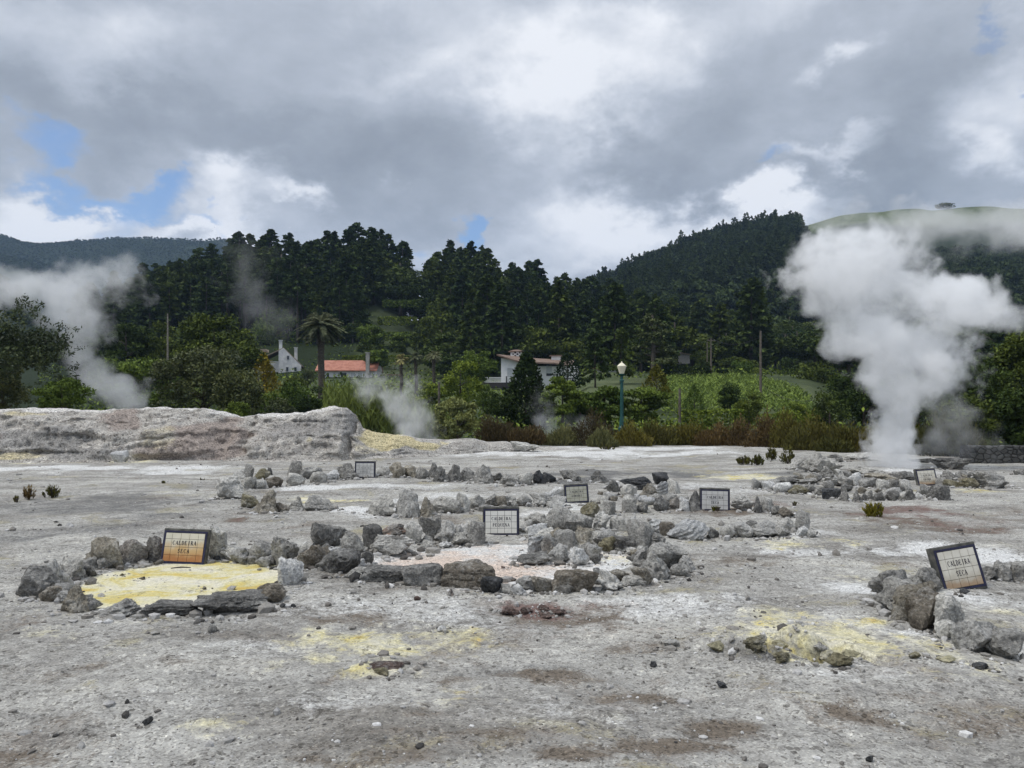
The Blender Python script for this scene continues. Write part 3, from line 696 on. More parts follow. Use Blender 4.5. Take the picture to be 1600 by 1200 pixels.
row('going right from the sign by the vent', G6, [
 (1466, 1486, 746, 761, 'g', 'b'), (1472, 1515, 719, 737, 'd', 'b'), (1476, 1498, 739, 753, 'd', 'b'), (1482, 1506, 751, 763, 'o', 'b'), (1497, 1516, 739, 751, 'g', 'r'), (1504, 1531, 748, 764, 'o', 'f'), (1514, 1538, 739, 758, 'd', 'b'), (1534, 1581, 737, 764, 'g', 'b')])
row('from the left in the low row before the vent', 'rocks in the low row before the vent', [
 (1175, 1199, 748, 766, 'p', 'j'), (1192, 1213, 753, 767, 'w', 'b'), (1212, 1236, 754, 770, 'w', 'r'), (1233, 1263, 758, 771, 'o', 'f'), (1263, 1276, 757, 771, 'd', 'b'), (1275, 1291, 760, 773, 'd', 'b'), (1287, 1313, 760, 777, 'k', 's'), (1314, 1331, 760, 780, 'd', 'y'), (1333, 1349, 762, 782, 'd', 'y'), (1347, 1356, 769, 781, 'd', 'b'), (1356, 1368, 764, 780, 'd', 'y'), (1367, 1380, 767, 782, 'd', 'b'), (1379, 1391, 770, 782, 'g', 'b'), (1389, 1407, 767, 783, 'd', 'b'),
 (1405, 1419, 769, 781, 'p', 'f'), (1417, 1433, 763, 783, 'd', 'y'), (1432, 1441, 770, 781, 'w', 'f'), (1439, 1454, 760, 777, 'g', 'b'), (1452, 1467, 764, 782, 'd', 'b'), (1459, 1486, 762, 786, 'd', 's')])
G7 = 'rocks in the foreground ring at the frame edge'
row('going left then forward from the tilted sign', G7, [
 (1436, 1472, 886, 927, 'g', 'b'), (1414, 1446, 900, 932, 'g', 'j'), (1374, 1432, 893, 944, 'g', 'j'), (1382, 1446, 906, 964, 'g', 'b'), (1402, 1466, 916, 979, 't', 'b'), (1432, 1488, 926, 990, 'b', 'b'), (1450, 1476, 938, 984, 'g', 'b'), (1462, 1507, 937, 995, 'p', 'b'), (1466, 1502, 977, 1004, 'p', 'r'), (1492, 1520, 975, 1019, 'p', 'b'), (1514, 1572, 974, 1024, 'p', 'b'), (1556, 1606, 984, 1030, 'g', 'b')])
row('going right from the tilted sign', G7, [(1534, 1561, 883, 905, 'g', 'j'), (1557, 1588, 876, 905, 'g', 'b'), (1582, 1616, 874, 904, 'g', 's')])
# small stones wedged between the rim rocks, too alike to tell apart
fr = random.Random(4); RUB = []; nfill = 0
for (grp, lab, segs) in (('rubble stones of the pink pool ring', 'small rubble stone wedged among the rocks ringing the pink pool', [(470, 870, 560, 892, 12), (560, 862, 720, 852, 9), (815, 835, 930, 866, 18), (900, 840, 1010, 868, 16), (800, 926, 1010, 914, 9), (990, 880, 1070, 890, 7)]),
                         ('rubble stones of the yellow pool ring', 'small rubble stone wedged among the rocks ringing the yellow pool', [(70, 925, 140, 955, 5), (120, 892, 230, 872, 5), (350, 872, 460, 885, 7)]),
                         ('rubble stones of the grey pool ring', 'small rubble stone wedged among the rocks ringing the grey pool', [(345, 775, 430, 752, 8), (660, 802, 880, 784, 14), (560, 746, 840, 752, 12)]),
                         ('rubble stones of the dry pool ring', 'small rubble stone wedged among the rocks ringing the dry brown pool', [(930, 778, 1090, 792, 12), (1040, 832, 1240, 832, 10)]),
                         ('rubble stones of the vent heap', 'small rubble stone wedged among the rocks heaped round the vent', [(1230, 752, 1430, 758, 14), (1470, 758, 1570, 756, 8), (1190, 764, 1460, 776, 10)])):
    for xa, ya, xb, yb_, n in segs:
        for k in range(n):
            u = (k+fr.random())/n; X0 = xa+(xb-xa)*u; Y0 = ya+(yb_-ya)*u+fr.uniform(-5, 5); w_ = fr.uniform(.10, .26)*F/gd(Y0); w_ = min(w_, 30)
            rock(X0-w_/2, X0+w_/2, Y0-w_*fr.uniform(.5, .9), Y0, fr.choice('ggppdtw'), fr.choice('bbjf'), lab, grp, collect=None if nfill < 54 and 'pink' in lab else RUB); nfill += 1
keys = sorted({q[2] for q in RUB}); off = 0; VV = []; FF = []; MI = []
for v_, f_, c_ in RUB:
    VV.append(v_); FF.append(f_+off); MI += [keys.index(c_)]*len(f_); off += len(v_)
m_ = mesh('rubble', np.concatenate(VV), [np.concatenate(FF)], True)
for c_ in keys: m_.materials.append(RM[c_])
if len(m_.polygons) == len(MI): m_.polygons.foreach_set('material_index', np.array(MI, np.int32))
tag(link('rubble', m_), 'small rubble wedged between the rim rocks of the pools', kind='stuff')
# loose single stones
for x, y, w, h, c, s, l in [
 (331, 993, 12, 12, 'd', 'r', 'small dark stone lying alone on grey grit before the yellow pool'), (229, 1134, 14, 12, 'k', 'j', 'small black cinder low in the foreground'), (441, 953, 8, 6, 'k', 'r', 'tiny black stone beside another just before the brown boulder'), (458, 952, 8, 6, 'k', 'b', 'tiny black stone, second of the pair before the brown boulder'),
 (338, 873, 10, 7, 'k', 'r', 'black stone on the yellow pool below the pale upright slab'), (243, 881, 7, 5, 'b', 'b', 'brown pebble on the yellow pool under the orange-stained sign'), (319, 919, 6, 5, 'b', 'b', 'brown pebble in the middle of the yellow pool'), (222, 904, 7, 5, 'b', 'b', 'brown pebble on the left half of the yellow pool'), (190, 898, 7, 4, 'o', 'b', 'olive pebble near the left rim of the yellow pool'),
 (652, 938, 10, 7, 'c', 'b', 'dark red pebble before the blocky brown rim rock'), (704, 930, 12, 12, 'r', 'y', 'rusty pointed stone before the blocky brown rim rock'), (690, 983, 12, 9, 'w', 'r', 'white pebble alone on the grey grit'), (786, 886, 6, 4, 'c', 'b', 'reddish pebble on the pink pool'),
 (1021, 1037, 11, 9, 'k', 'j', 'black stone on brown grit left of the yellow fissure'), (1049, 1010, 22, 10, 'p', 'r', 'pale rounded stone left of the yellow fissure'), (1130, 1070, 15, 9, 'k', 'j', 'black cinder clump in front of the yellow fissure'), (1535, 1052, 20, 10, 'k', 'f', 'flat black stone on yellow grit by the frame edge'), (1430, 1038, 16, 10, 'o', 'b', 'olive stone on yellow grit right of the fissure'), (1482, 1044, 24, 8, 'y', 'f', 'flat yellowish stone right of the fissure'),
 (1509, 929, 12, 8, 'k', 'r', 'black stone on pale ground below the tilted sign'), (186, 724, 22, 19, 'w', 'b', 'single white boulder at the foot of the bank'), (1395, 1120, 8, 7, 'w', 'b', 'small white pebble low in the foreground'), (1360, 1189, 10, 10, 'k', 'r', 'black pebble at the bottom edge of the picture'), (430, 812, 8, 4, 'w', 'b', 'small white stone behind the dark heap'), (963, 645+43, 7, 6, 'w', 'r', 'pale stone by the foot of the heather')]:
    rock(x-w/2, x+w/2, y-h, y, c, s, l, 'loose stones')
for i, (x, y, w, h) in enumerate([(797, 957, 26, 10), (823, 956, 20, 10), (850, 951, 18, 8), (851, 961, 20, 8), (873, 957, 22, 8)]):
    rock(x-w/2, x+w/2, y-h, y, 'c', 'j', f'dark red cinder lump, {ORD[i]} from the left in the reddish patch', 'red cinder lumps')
for i, (x, y, w, h, c) in enumerate([(1124, 1019, 30, 16, 'y'), (1185, 1034, 36, 20, 'o'), (1224, 1022, 30, 20, 'y'), (1226, 1042, 26, 16, 'o'), (1280, 1026, 28, 16, 'g'), (1300, 1036, 26, 14, 'y'), (1312, 1050, 36, 20, 'o'), (1332, 1038, 26, 8, 'y')]):
    rock(x-w/2, x+w/2, y-h, y, c, 'j' if i % 2 else 'b', f'crumbling {CW[c]} lump, {ORD[i]} from the left along the fissure', 'sulphur lumps along the fissure')
rock(757, 771, 903, 910, 'w', 'f', 'white flat pebble resting on the black stone of the pink pool rim', 'loose stones', d=gd(926))
rock(570, 625, 1033, 1049, 'c', 'f', 'flat brown slab lying over the small mud hole', 'loose stones')
rock(583, 606, 1048, 1058, 'o', 'j', 'olive lump on the lip of the small mud hole', 'loose stones')
rock(1588, 1606, 733, 743, 'd', 's', 'dark slanted slab at the far frame edge', 'loose stones')
rock(1328, 1362, 709, 721, 'p', 'f', 'pale flat rock behind the steaming vent', G6)
rock(1425, 1470, 715, 724, 'p', 'f', 'pale low rock behind the vent next to the steam', G6)
rock(800, 840, 695, 711, 'p', 'j', 'pale rock at the end of the bank before the heather', 'loose stones', d=31)
rock(250, 303, 870, 880, 'd', 'f', 'dark twig-like sliver lying on the yellow pool', 'loose stones', d=gd(891)) if False else None
mb = MB(); a = P(267, 889.6, gd(889.6)); b = P(298, 888.6, gd(888.6))
mb.tube([a+Vector((0, 0, .012)), (a+b)/2+Vector((0, 0, .02)), b+Vector((0, 0, .012))], [.006, .009, .005], 6)
tag(mb.build('stick', M['bark']), 'thin dark stick lying on the yellow pool', 'stick')

# ------------------------------------------------------------------ gravel
def make_gravel():
    g = np.random.default_rng(3)
    v0, f0 = ICO[2]; v1 = v0[:12]  # low stones
    bm = bmesh.new(); bmesh.ops.create_icosphere(bm, subdivisions=1, radius=1)
    v1 = np.array([q.co[:] for q in bm.verts]); f1 = np.array([[q.index for q in p.verts] for p in bm.faces]); bm.free()
    n = 12000
    d = 2.9*np.exp(g.uniform(0, math.log(30/2.9), n)); x = g.uniform(-.82, .82, n)*d*1.0
    s = np.minimum(g.pareto(2.2, n)*.0045+.0045, .034)*np.clip(d/5, .8, 1.6)
    keep = fbm(xyz(x*.8, d*.8, 2), 3)+g.normal(0, .4, n) > -.25
    for p in POOLS[:2]:
        cx, cy, ax, ay = gblob(*p); keep &= (((x-cx)/ax)**2+((d-cy)/ay)**2 > .95) | (g.random(n) < .12)
    x, d, s = x[keep], d[keep], s[keep]
    # rubble round the rocks
    rx, ry, rs = [], [], []
    for (cx, cy, w, dp) in ROCKPTS:
        k = int(12+min(w, .5)*60)
        a = g.uniform(0, 6.28, k); q = g.uniform(.75, 1.7, k)
        rx += list(cx+np.cos(a)*q*(w+.03)); ry += list(cy+np.sin(a)*q*(dp+.03)); rs += list(g.uniform(.05, .36, k)**1.4*1.3*min(w, .25)*g.uniform(.5, 1, k)+.006)
    x = np.concatenate([x, rx]); d = np.concatenate([d, ry]); s = np.concatenate([s, rs])
    n = len(x)
    z = ground_z(x, d)
    sc = s[:, None]*g.uniform(.55, 1.35, (n, 3)); sc[:, 2] *= .75
    a = g.uniform(0, 6.28, n); jit = 1+g.uniform(-.32, .32, (n, 12, 1))
    V = v1[None]*jit*sc[:, None, :]
    V = V; ca, sa = np.cos(a)[:, None], np.sin(a)[:, None]
    V = np.stack([V[..., 0]*ca-V[..., 1]*sa, V[..., 0]*sa+V[..., 1]*ca, V[..., 2]], -1)+np.stack([x, d, z+sc[:, 2]*.25], -1)[:, None, :]
    Fc = f1[None]+(np.arange(n)*12)[:, None, None]
    m = mesh('gravel', V.reshape(-1, 3), [Fc.reshape(-1, 3)])
    c = g.random(n)
    attr(m, 'shade', np.repeat(c, 12))
    def fn(t, b):
        pos = t.new('ShaderNodeNewGeometry').outputs['Position']
        c = t.ramp(t.attr('shade'), [(0, (.05, .048, .046)), (.05, (.10, .092, .084)), (.16, (.21, .195, .175)), (.5, (.32, .308, .285)), (.82, (.38, .37, .355)), (.96, (.60, .59, .57))])
        c = t.mix(1., c, t.ramp(t.noise(pos, 60, 4, .7), [(.3, (.7, .7, .7)), (.7, (1.2, 1.2, 1.2))]), 'MULTIPLY')
        t.put(b.inputs['Base Color'], c)
    tag(link('gravel', m, mat('loose_gravel', fn, rough=.95, spec=.15)), kind='stuff')
make_gravel()

# ------------------------------------------------------------------ tile signs
LET = {  # strokes in a 0..1 box: (x0,z0,x1,z1,width); thick stems, thin bars, serifs
 'A': [(.08, 0, .5, 1, .07), (.5, 1, .9, 0, .17), (.25, .35, .75, .35, .07), (0, .02, .24, .02, .06), (.72, .02, 1, .02, .06)],
 'B': [(.2, 0, .2, 1, .17), (.05, .97, .6, .97, .07), (.2, .52, .62, .52, .07), (.05, .03, .66, .03, .07), (.66, .95, .74, .75, .15), (.74, .75, .64, .54, .15), (.68, .5, .82, .27, .16), (.82, .27, .68, .05, .16)],
 'C': [(.15, .3, .15, .7, .17), (.15, .7, .36, .97, .1), (.36, .97, .75, .93, .07), (.85, 1, .85, .68, .07), (.15, .3, .36, .03, .1), (.36, .03, .7, .05, .07), (.7, .05, .9, .25, .07)],
 'D': [(.2, 0, .2, 1, .17), (.03, .97, .55, .97, .07), (.03, .03, .55, .03, .07), (.55, .97, .82, .72, .12), (.84, .75, .84, .25, .17), (.82, .28, .55, .03, .12)],
 'E': [(.2, 0, .2, 1, .17), (.03, .97, .8, .97, .07), (.03, .03, .82, .03, .07), (.2, .52, .6, .52, .07), (.82, 1, .82, .75, .07), (.85, 0, .85, .28, .07), (.6, .66, .6, .38, .06)],
 'G': [(.15, .3, .15, .7, .17), (.15, .7, .36, .97, .1), (.36, .97, .75, .93, .07), (.82, 1, .82, .7, .07), (.15, .3, .36, .03, .1), (.36, .03, .8, .05, .07), (.8, .05, .8, .42, .15), (.6, .42, .97, .42, .06)],
 'I': [(.5, 0, .5, 1, .19), (.28, .97, .72, .97, .07), (.28, .03, .72, .03, .07)],
 'L': [(.22, 0, .22, 1, .17), (.03, .97, .44, .97, .07), (.03, .03, .85, .03, .07), (.87, 0, .87, .3, .07)],
 'M': [(.1, 0, .13, 1, .07), (.13, 1, .5, .1, .16), (.5, .1, .85, 1, .07), (.86, 0, .86, 1, .16), (0, .03, .22, .03, .06), (.72, .03, 1, .03, .06)],
 'N': [(.15, 0, .15, 1, .07), (.15, 1, .85, 0, .17), (.85, 0, .85, 1, .07), (.02, .97, .2, .97, .06), (.7, .97, 1, .97, .06), (.02, .03, .3, .03, .06)],
 'O': [(.13, .3, .13, .7, .17), (.87, .3, .87, .7, .17), (.13, .7, .4, .97, .1), (.4, .97, .6, .97, .07), (.6, .97, .87, .7, .1), (.13, .3, .4, .03, .1), (.4, .03, .6, .03, .07), (.6, .03, .87, .3, .1)],
 'P': [(.2, 0, .2, 1, .17), (.03, .97, .6, .97, .07), (.2, .46, .6, .46, .07), (.62, .95, .8, .72, .14), (.8, .72, .62, .48, .14), (.03, .03, .42, .03, .07)],
 'R': [(.2, 0, .2, 1, .17), (.03, .97, .6, .97, .07), (.2, .5, .6, .5, .07), (.62, .95, .76, .74, .14), (.76, .74, .62, .52, .14), (.48, .5, .85, .03, .16), (.03, .03, .38, .03, .07), (.78, .03, 1, .03, .06)],
 'S': [(.8, .98, .8, .7, .07), (.76, .94, .4, .97, .08), (.4, .97, .17, .75, .13), (.17, .75, .78, .32, .16), (.78, .32, .56, .04, .13), (.56, .04, .22, .06, .08), (.16, .02, .16, .32, .07)],
 'U': [(.18, .3, .18, 1, .17), (.18, .3, .4, .03, .1), (.4, .03, .65, .05, .07), (.65, .05, .85, .3, .08), (.85, .3, .85, 1, .07), (0, .97, .36, .97, .07), (.7, .97, 1, .97, .06)],
}
LET['Q'] = LET['O']+[(.55, .2, .95, -.18, .13)]
def lettering(mb, s, cx, z, h, w, y):
    adv = w*1.2; x = cx-adv*(len(s)-1)/2
    for ch in s:
        for (x0, z0, x1, z1, t) in LET[ch]:
            ax, az, bx, bz = x+(x0-.5)*w, z+z0*h, x+(x1-.5)*w, z+z1*h
            dx, dz = bx-ax, bz-az; L = math.hypot(dx, dz)
            nx, nz = -dz/L*t*w*.62, dx/L*t*w*.62
            if abs(dz) < .25*abs(dx): nx, nz = -dz/L*t*h*.55, dx/L*t*h*.55
            nx *= 1.5; nz *= 1.5; mb.add([(ax+nx, y, az+nz), (ax-nx, y, az-nz), (bx-nx, y, bz-nz), (bx+nx, y, bz+nz)], [(0, 1, 2, 3)])
        x += adv
def sign(px, py, W, H, lines, label, tile='tile', yaw=0, lean=-12, roll=0, ink='letter', thick=.07, frame=.020, back=.02):
    d = gd(py); x = (px-800)/F*d
    root = empty('tile_sign', (x, d, gz(x, d)-.012))
    root.rotation_euler = (R(lean), R(roll), R(yaw))
    tag(root, label, 'sign', 'tile name signs of the hot springs')
    mb = MB(); mb.box((0, thick/2, H/2), (W, thick, H+.03))
    sl = mb.build('slab', M['slab'], root)
    bv = sl.modifiers.new('bevel', 'BEVEL'); bv.width = .009; bv.segments = 2
    # blue border strips laid on the slab face
    i = .012; bw = frame
    mb = MB(); y = -.004
    mb.box((0, y, H-i-bw/2), (W-2*i, .008, bw)); mb.box((0, y, i+bw/2), (W-2*i, .008, bw))
    for s in (-1, 1): mb.box((s*(W/2-i-bw/2), y, H/2), (bw, .008, H-2*i-2*bw-.001))
    mb.build('border', M['bluetile'], root)
    # cream tiles with dark joints
    x0, x1, z0, z1 = -W/2+i+bw+.003, W/2-i-bw-.003, i+bw+.003, H-i-bw-.003
    cw = np.array([.78, 1.04, 1.04, 1.04, .78]); cw = np.cumsum(np.r_[0, cw/cw.sum()])*(x1-x0)+x0
    rw = np.array([.86, 1.08, 1.08, .82]); rw = np.cumsum(np.r_[0, rw/rw.sum()])*(z1-z0)+z0
    jo = max(.0040, .0027*d/8.)
    mb = MB(); mb.box(((x0+x1)/2, -.0015, (z0+z1)/2), (x1-x0, .003, z1-z0)); mb.build('grout', M['grout'], root)
    mb = MB()
    for a in range(5):
        for b in range(4):
            mb.box(((cw[a]+cw[a+1])/2, -.0055, (rw[b]+rw[b+1])/2), (cw[a+1]-cw[a]-jo, .006, rw[b+1]-rw[b]-jo))
    mb.build('tile_panel', M[tile], root)
    hl = (rw[2]-rw[1])
    for k, s in enumerate(lines):
        mb = MB(); z = rw[2-k]+hl*.27
        w = (x1-x0)*.62/(8*1.2)
        lettering(mb, s, (x0+x1)/2, z, hl*.50, w, -.0092)
        mb.build('lettering', M[ink], root)
    ROCKPTS.append((x, d+.1, W/2, .1))
    return root
sign(284, 879, .520, .385, ['CALDEIRA', 'SECA'], 'orange-stained tile sign reading CALDEIRA SECA beside the yellow pool', 'tilerust', yaw=-4, lean=-14, roll=1.5)
sign(783, 835, .500, .375, ['CALDEIRA', 'PEQUENA'], 'cream tile sign reading CALDEIRA PEQUENA behind the pink pool', 'tile', yaw=2, lean=-6)
sign(1510, 920, .445, .420, ['CALDEIRA', 'SECA'], 'tilted tile sign reading CALDEIRA SECA in the foreground ring by the frame edge', 'tiletan', yaw=6, lean=-15, roll=-8, thick=.10)
sign(1117, 797, .505, .380, ['CALDEIRA', 'SECA'], 'grey tile sign reading CALDEIRA SECA with a green tuft before it', 'tilegrey', yaw=-5, lean=-6, roll=1)
sign(902, 783, .455, .345, ['CALDEIRA', 'ASMODEU'], 'mossy greenish tile sign by the far dark pool', 'tilegreen', yaw=5, lean=-10, roll=-2.5)
sign(570, 749, .505, .405, ['CALDEIRA', 'BARRELA'], 'weathered grey tile sign with faded writing in the far rock row', 'tilegrey', lean=-5, roll=.5, ink='letterfaint')
sign(1451, 760, .475, .385, ['CALDEIRA', 'GRANDE'], 'tile sign leaning back beside the steaming vent', 'tiletan', yaw=6, lean=-16, roll=-3)
# ------------------------------------------------------------------ leaves
def rand_dirs(g, n):
    v = g.normal(0, 1, (n, 3)); return v/np.linalg.norm(v, axis=1)[:, None]
def leaf_quads(g, c, size, aspect=.5, axis=None, axis_w=0., nrm=None, nrm_w=0.):
    """diamond leaves (or leaf clumps) at c; axis pulls the long direction, nrm pulls the face normal"""
    n = len(c); size = np.broadcast_to(np.asarray(size, float), (n,))[:, None]
    u = rand_dirs(g, n)
    if axis is not None: u = u*(1-axis_w)+np.asarray(axis)*axis_w; u /= np.linalg.norm(u, axis=1)[:, None]
    w = rand_dirs(g, n)
    if nrm is not None: w = w*(1-nrm_w)+np.asarray(nrm)*nrm_w
    v = np.cross(w, u); v /= np.linalg.norm(v, axis=1)[:, None]+1e-9
    V = np.stack([c-u*size, c+v*size*aspect-u*size*.1, c+u*size, c-v*size*aspect-u*size*.1], 1)
    return V
def leaf_mesh(name, V, shade):
    n = len(V)
    m = mesh(name, V.reshape(-1, 3), [np.arange(n*4).reshape(n, 4)])
    attr(m, 'shade', np.repeat(np.clip(shade, 0, 1), 4))
    return m
def crown_conifer(seed, H, Rm, hb=.25, nb=78, per=22, q=.36, shape=.85, droop=.35):
    g = np.random.default_rng(seed); C = []; A = []; S = []
    lean = g.normal(0, .012, 2)
    for k in range(nb):
        t = hb+(1-hb)*((k+g.uniform(-.4, .4))/nb)**.9; t = np.clip(t, hb*.95, .995)
        L = Rm*((1-t)/(1-hb))**shape*g.uniform(.6, 1.15)+.25
        if g.random() < .10: L *= 1.25
        a = g.uniform(0, 6.283); dr = g.uniform(.2, 1)*droop
        u = np.sqrt(g.uniform(.12, 1, per)); 
        sp = (.12+.30*u)*L*.55
        x = u*L
        p = np.stack([np.cos(a)*x, np.sin(a)*x, t*H-dr*x*u+.10*L], -1)+g.normal(0, 1, (per, 3))*sp[:, None]*np.array([.55, .55, .33])
        p[:, :2] += lean*t*H
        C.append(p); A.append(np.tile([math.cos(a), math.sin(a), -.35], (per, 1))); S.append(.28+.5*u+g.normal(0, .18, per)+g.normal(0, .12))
    tip = np.stack([g.normal(0, .12, 14), g.normal(0, .12, 14), g.uniform(.94, 1.015, 14)*H], -1); C.append(tip); A.append(np.tile([0, 0, 1.], (14, 1))); S.append(np.full(14, .6))
    C = np.concatenate(C); A = np.concatenate(A)
    return leaf_quads(g, C, g.uniform(.6, 1.3, len(C))*q*(H/18), .55, A, .5), np.concatenate(S)
def crown_broad(seed, rx, ry, rz, zc, nl=22, per=110, q=.22, flat=.75, lobe=.42, bushy=False, shell=.55):
    g = np.random.default_rng(seed); C = []; N = []; S = []
    for k in range(nl):
        d = rand_dirs(g, 1)[0]; d[2] = abs(d[2])*1.0-.45*g.random() if g.random() < .85 else -abs(d[2])*.6
        if bushy: d = rand_dirs(g, 1)[0]; d[2] = max(d[2], -.85)
        r = g.uniform(.45, .80)
        c = np.array([d[0]*rx, d[1]*ry, d[2]*rz])*r+np.array([0, 0, zc])
        L = lobe*g.uniform(.65, 1.15)
        n = rand_dirs(g, per); n[:, 2] = n[:, 2]*.8+.25
        rad = g.uniform(shell, 1.02, per)[:, None]
        p = c+n*rad*np.array([rx, ry, rz*flat])*L
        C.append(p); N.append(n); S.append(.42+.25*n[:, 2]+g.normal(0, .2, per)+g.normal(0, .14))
    C = np.concatenate(C); N = np.concatenate(N); N /= np.linalg.norm(N, axis=1)[:, None]
    return leaf_quads(g, C, g.uniform(.6, 1.3, len(C))*q, .5, N, .35, N, .3), np.concatenate(S)
def crown_cone(seed, H, Rm, n=2600, q=.16, belly=.25, power=.75, up=.6):
    g = np.random.default_rng(seed)
    t = g.uniform(0, 1, n)**1.15; a = g.uniform(0, 6.283, n)
    prof = np.where(t < belly, .72+.28*np.sqrt(t/belly), ((1-t)/(1-belly))**power)
    lump = 1+.16*np.sin(a*3+t*9+seed)+.12*np.sin(a*5-t*17)
    r = Rm*prof*lump*np.sqrt(g.uniform(.45, 1, n))
    C = np.stack([np.cos(a)*r, np.sin(a)*r, t*H], -1)+g.normal(0, q*.6, (n, 3)); C[:, 2] = np.maximum(C[:, 2], .03)
    A = np.stack([np.cos(a)*.5, np.sin(a)*.5, np.full(n, up)], -1)
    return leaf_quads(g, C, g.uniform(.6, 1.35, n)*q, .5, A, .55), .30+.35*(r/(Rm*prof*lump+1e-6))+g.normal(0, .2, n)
def crown_heath(seed, rx, H, n=1500, q=.10):
    """stiff upright sprigs in a rounded, uneven dome"""
    g = np.random.default_rng(seed); C = []; A = []; S = []
    ns = int(n/16)
    for k in range(ns):
        a = g.uniform(0, 6.283); r = math.sqrt(g.random())
        bx, by = math.cos(a)*r*rx, math.sin(a)*r*rx*.8
        h = H*(1-.55*r*r)*g.uniform(.72, 1.12)*(1+.22*math.sin(bx*3.3+seed)*math.cos(by*2.7))
        u = np.sqrt(g.uniform(.05, 1, 16)); out = .35
        p = np.stack([bx*(1+out*(u-1)), by*(1+out*(u-1)), u*h], -1)+g.normal(0, .05, (16, 3))*H
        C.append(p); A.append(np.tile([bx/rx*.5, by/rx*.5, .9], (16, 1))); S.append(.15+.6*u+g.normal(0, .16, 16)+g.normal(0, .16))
    C = np.concatenate(C); A = np.concatenate(A); C[:, 2] = np.maximum(C[:, 2], .02)
    return leaf_quads(g, C, g.uniform(.6, 1.4, len(C))*q, .26, A, .72), np.concatenate(S)
def trunk_mesh(seed, H, r0, r1=None, limbs=0, crook=.02, n=8, lz=(.4, .9), ll=.3):
    g = np.random.default_rng(seed); mb = MB(); r1 = r1 or r0*.25
    k = 9; pts = []; off = np.zeros(2)
    for i in range(k):
        t = i/(k-1); off = off+g.normal(0, crook*H/k, 2)*(i > 0)
        pts.append((off[0], off[1], t*H))
    mb.tube(pts, [r0*(1.25 if i == 0 else 1)*(1-i/(k-1))+r1*i/(k-1) for i in range(k)], n)
    for i in range(limbs):
        t = g.uniform(*lz); j = min(int(t*(k-1)), k-2); p = np.array(pts[j]); a = g.uniform(0, 6.283); L = H*ll*g.uniform(.6, 1.1)
        q1 = p+np.array([math.cos(a)*L*.5, math.sin(a)*L*.5, L*.35]); q2 = p+np.array([math.cos(a)*L, math.sin(a)*L, L*.75])
        rr = (r0*(1-t)+r1*t)*.55
        mb.tube([p, q1, q2], [rr, rr*.7, rr*.25], 5)
    return mb.mesh('trunk', True)
def plant(name, loc, label, cat, crown, crown_mat, trunk=None, trunk_mat='bark', group=None, rz=0., scale=1., cname='crown'):
    root = empty(name, loc, rz); tag(root, label, cat, group)
    if scale != 1: root.scale = (scale,)*3 if not hasattr(scale, '__len__') else scale
    link(cname, crown, M[crown_mat], root)
    if trunk is not None: link('trunk', trunk, M[trunk_mat], root)
    return root
def copy_tree(o):
    c = o.copy(); COL.objects.link(c)
    for ch in o.children:
        k = ch.copy(); COL.objects.link(k); k.parent = c
    return c
def box_of(x0, x1, yt, yb, d):
    """metres: centre x, ground z, width, height"""
    return ((x0+x1)/2-800)/F*d, CZ+(HY-yb)/F*d, (x1-x0)/F*d, (yb-yt)/F*d

# ------------------------------------------------------------------ forest on the wooded hill: each tree its own object
g = np.random.default_rng(21)
CON = [leaf_mesh('crown', *crown_conifer(100+i, 19, 3.3+.4*(i % 3), hb=[.10, .16, .12, .08, .2, .12][i], nb=110, per=46, shape=[.62, .5, .75, .58, .5, .66][i], q=.42)) for i in range(6)]
CONT = [trunk_mesh(50+i, 18.5, .30, .05, crook=.01) for i in range(6)]
TALL = [leaf_mesh('crown', *crown_conifer(140+i, 19, 3.0, hb=.50, nb=56, per=44, shape=.55, q=.42)) for i in range(3)]
BRO = [leaf_mesh('crown', *crown_broad(170+i, 4.3, 4.3, 4.6+.5*(i % 3), 4.9, nl=34, per=170, q=.32, lobe=.33)) for i in range(6)]
BROT = [trunk_mesh(70+i, 9, .30, .08, limbs=5, crook=.05) for i in range(6)]
def forest_proto(name, label, cat, crowns, trunks, cm, tm, group):
    r = []
    for i in range(len(crowns)):
        o = empty(name, (0, 0, -500)); tag(o, label, cat, group)
        link('crown', crowns[i], M[cm], o); link('trunk', trunks[i % len(trunks)], M[tm], o); r.append([o, False])
    return r
def place(protos, x, y, z, s, label=None):
    p = protos[int(g.integers(len(protos)))]
    o = p[0] if not p[1] else copy_tree(p[0]); p[1] = True
    o.location = (x, y, z); o.rotation_euler = (0, 0, g.uniform(0, 6.283)); o.scale = (s*g.uniform(1.05, 1.4), s*g.uniform(1.05, 1.4), s)
    if label: o['label'] = label
    return o
pc = forest_proto('conifer_tree', 'dark conifer among the dense wood on the ridge behind the houses', 'conifer', CON, CONT, 'conifer', 'bark', 'conifers of the wooded ridge')
pt = forest_proto('conifer_tree', 'bare-trunked tall conifer at the foot of the ridge wood above the gabled house', 'conifer', TALL, CONT, 'conifer', 'palebark', 'bare-trunked conifers')
pb = forest_proto('broadleaf_tree', 'dark round-crowned tree among the wood on the slope', 'tree', BRO, BROT, 'broadleaf', 'bark', 'round-crowned trees of the slope wood')
pr = forest_proto('broadleaf_tree', 'dark round-crowned tree on the slope behind the big steam plume', 'tree', BRO, BROT, 'broadleaf', 'bark', 'round-crowned trees behind the steam')
SPOT = []
def free(x, y, r):
    for a, b, c in SPOT:
        if (a-x)**2+(b-y)**2 < (r*.5+c*.5)**2: return False
    SPOT.append((x, y, r)); return True
def clear(px, d):
    return (557 < px < 690 and 122 < d < 215) or d < 126 or (1036 < px < 1300 and d < 150) or (385 < px < 600 and d < 172) or (760 < px < 920 and d < 134)
nc = nb_ = nt = nr = 0
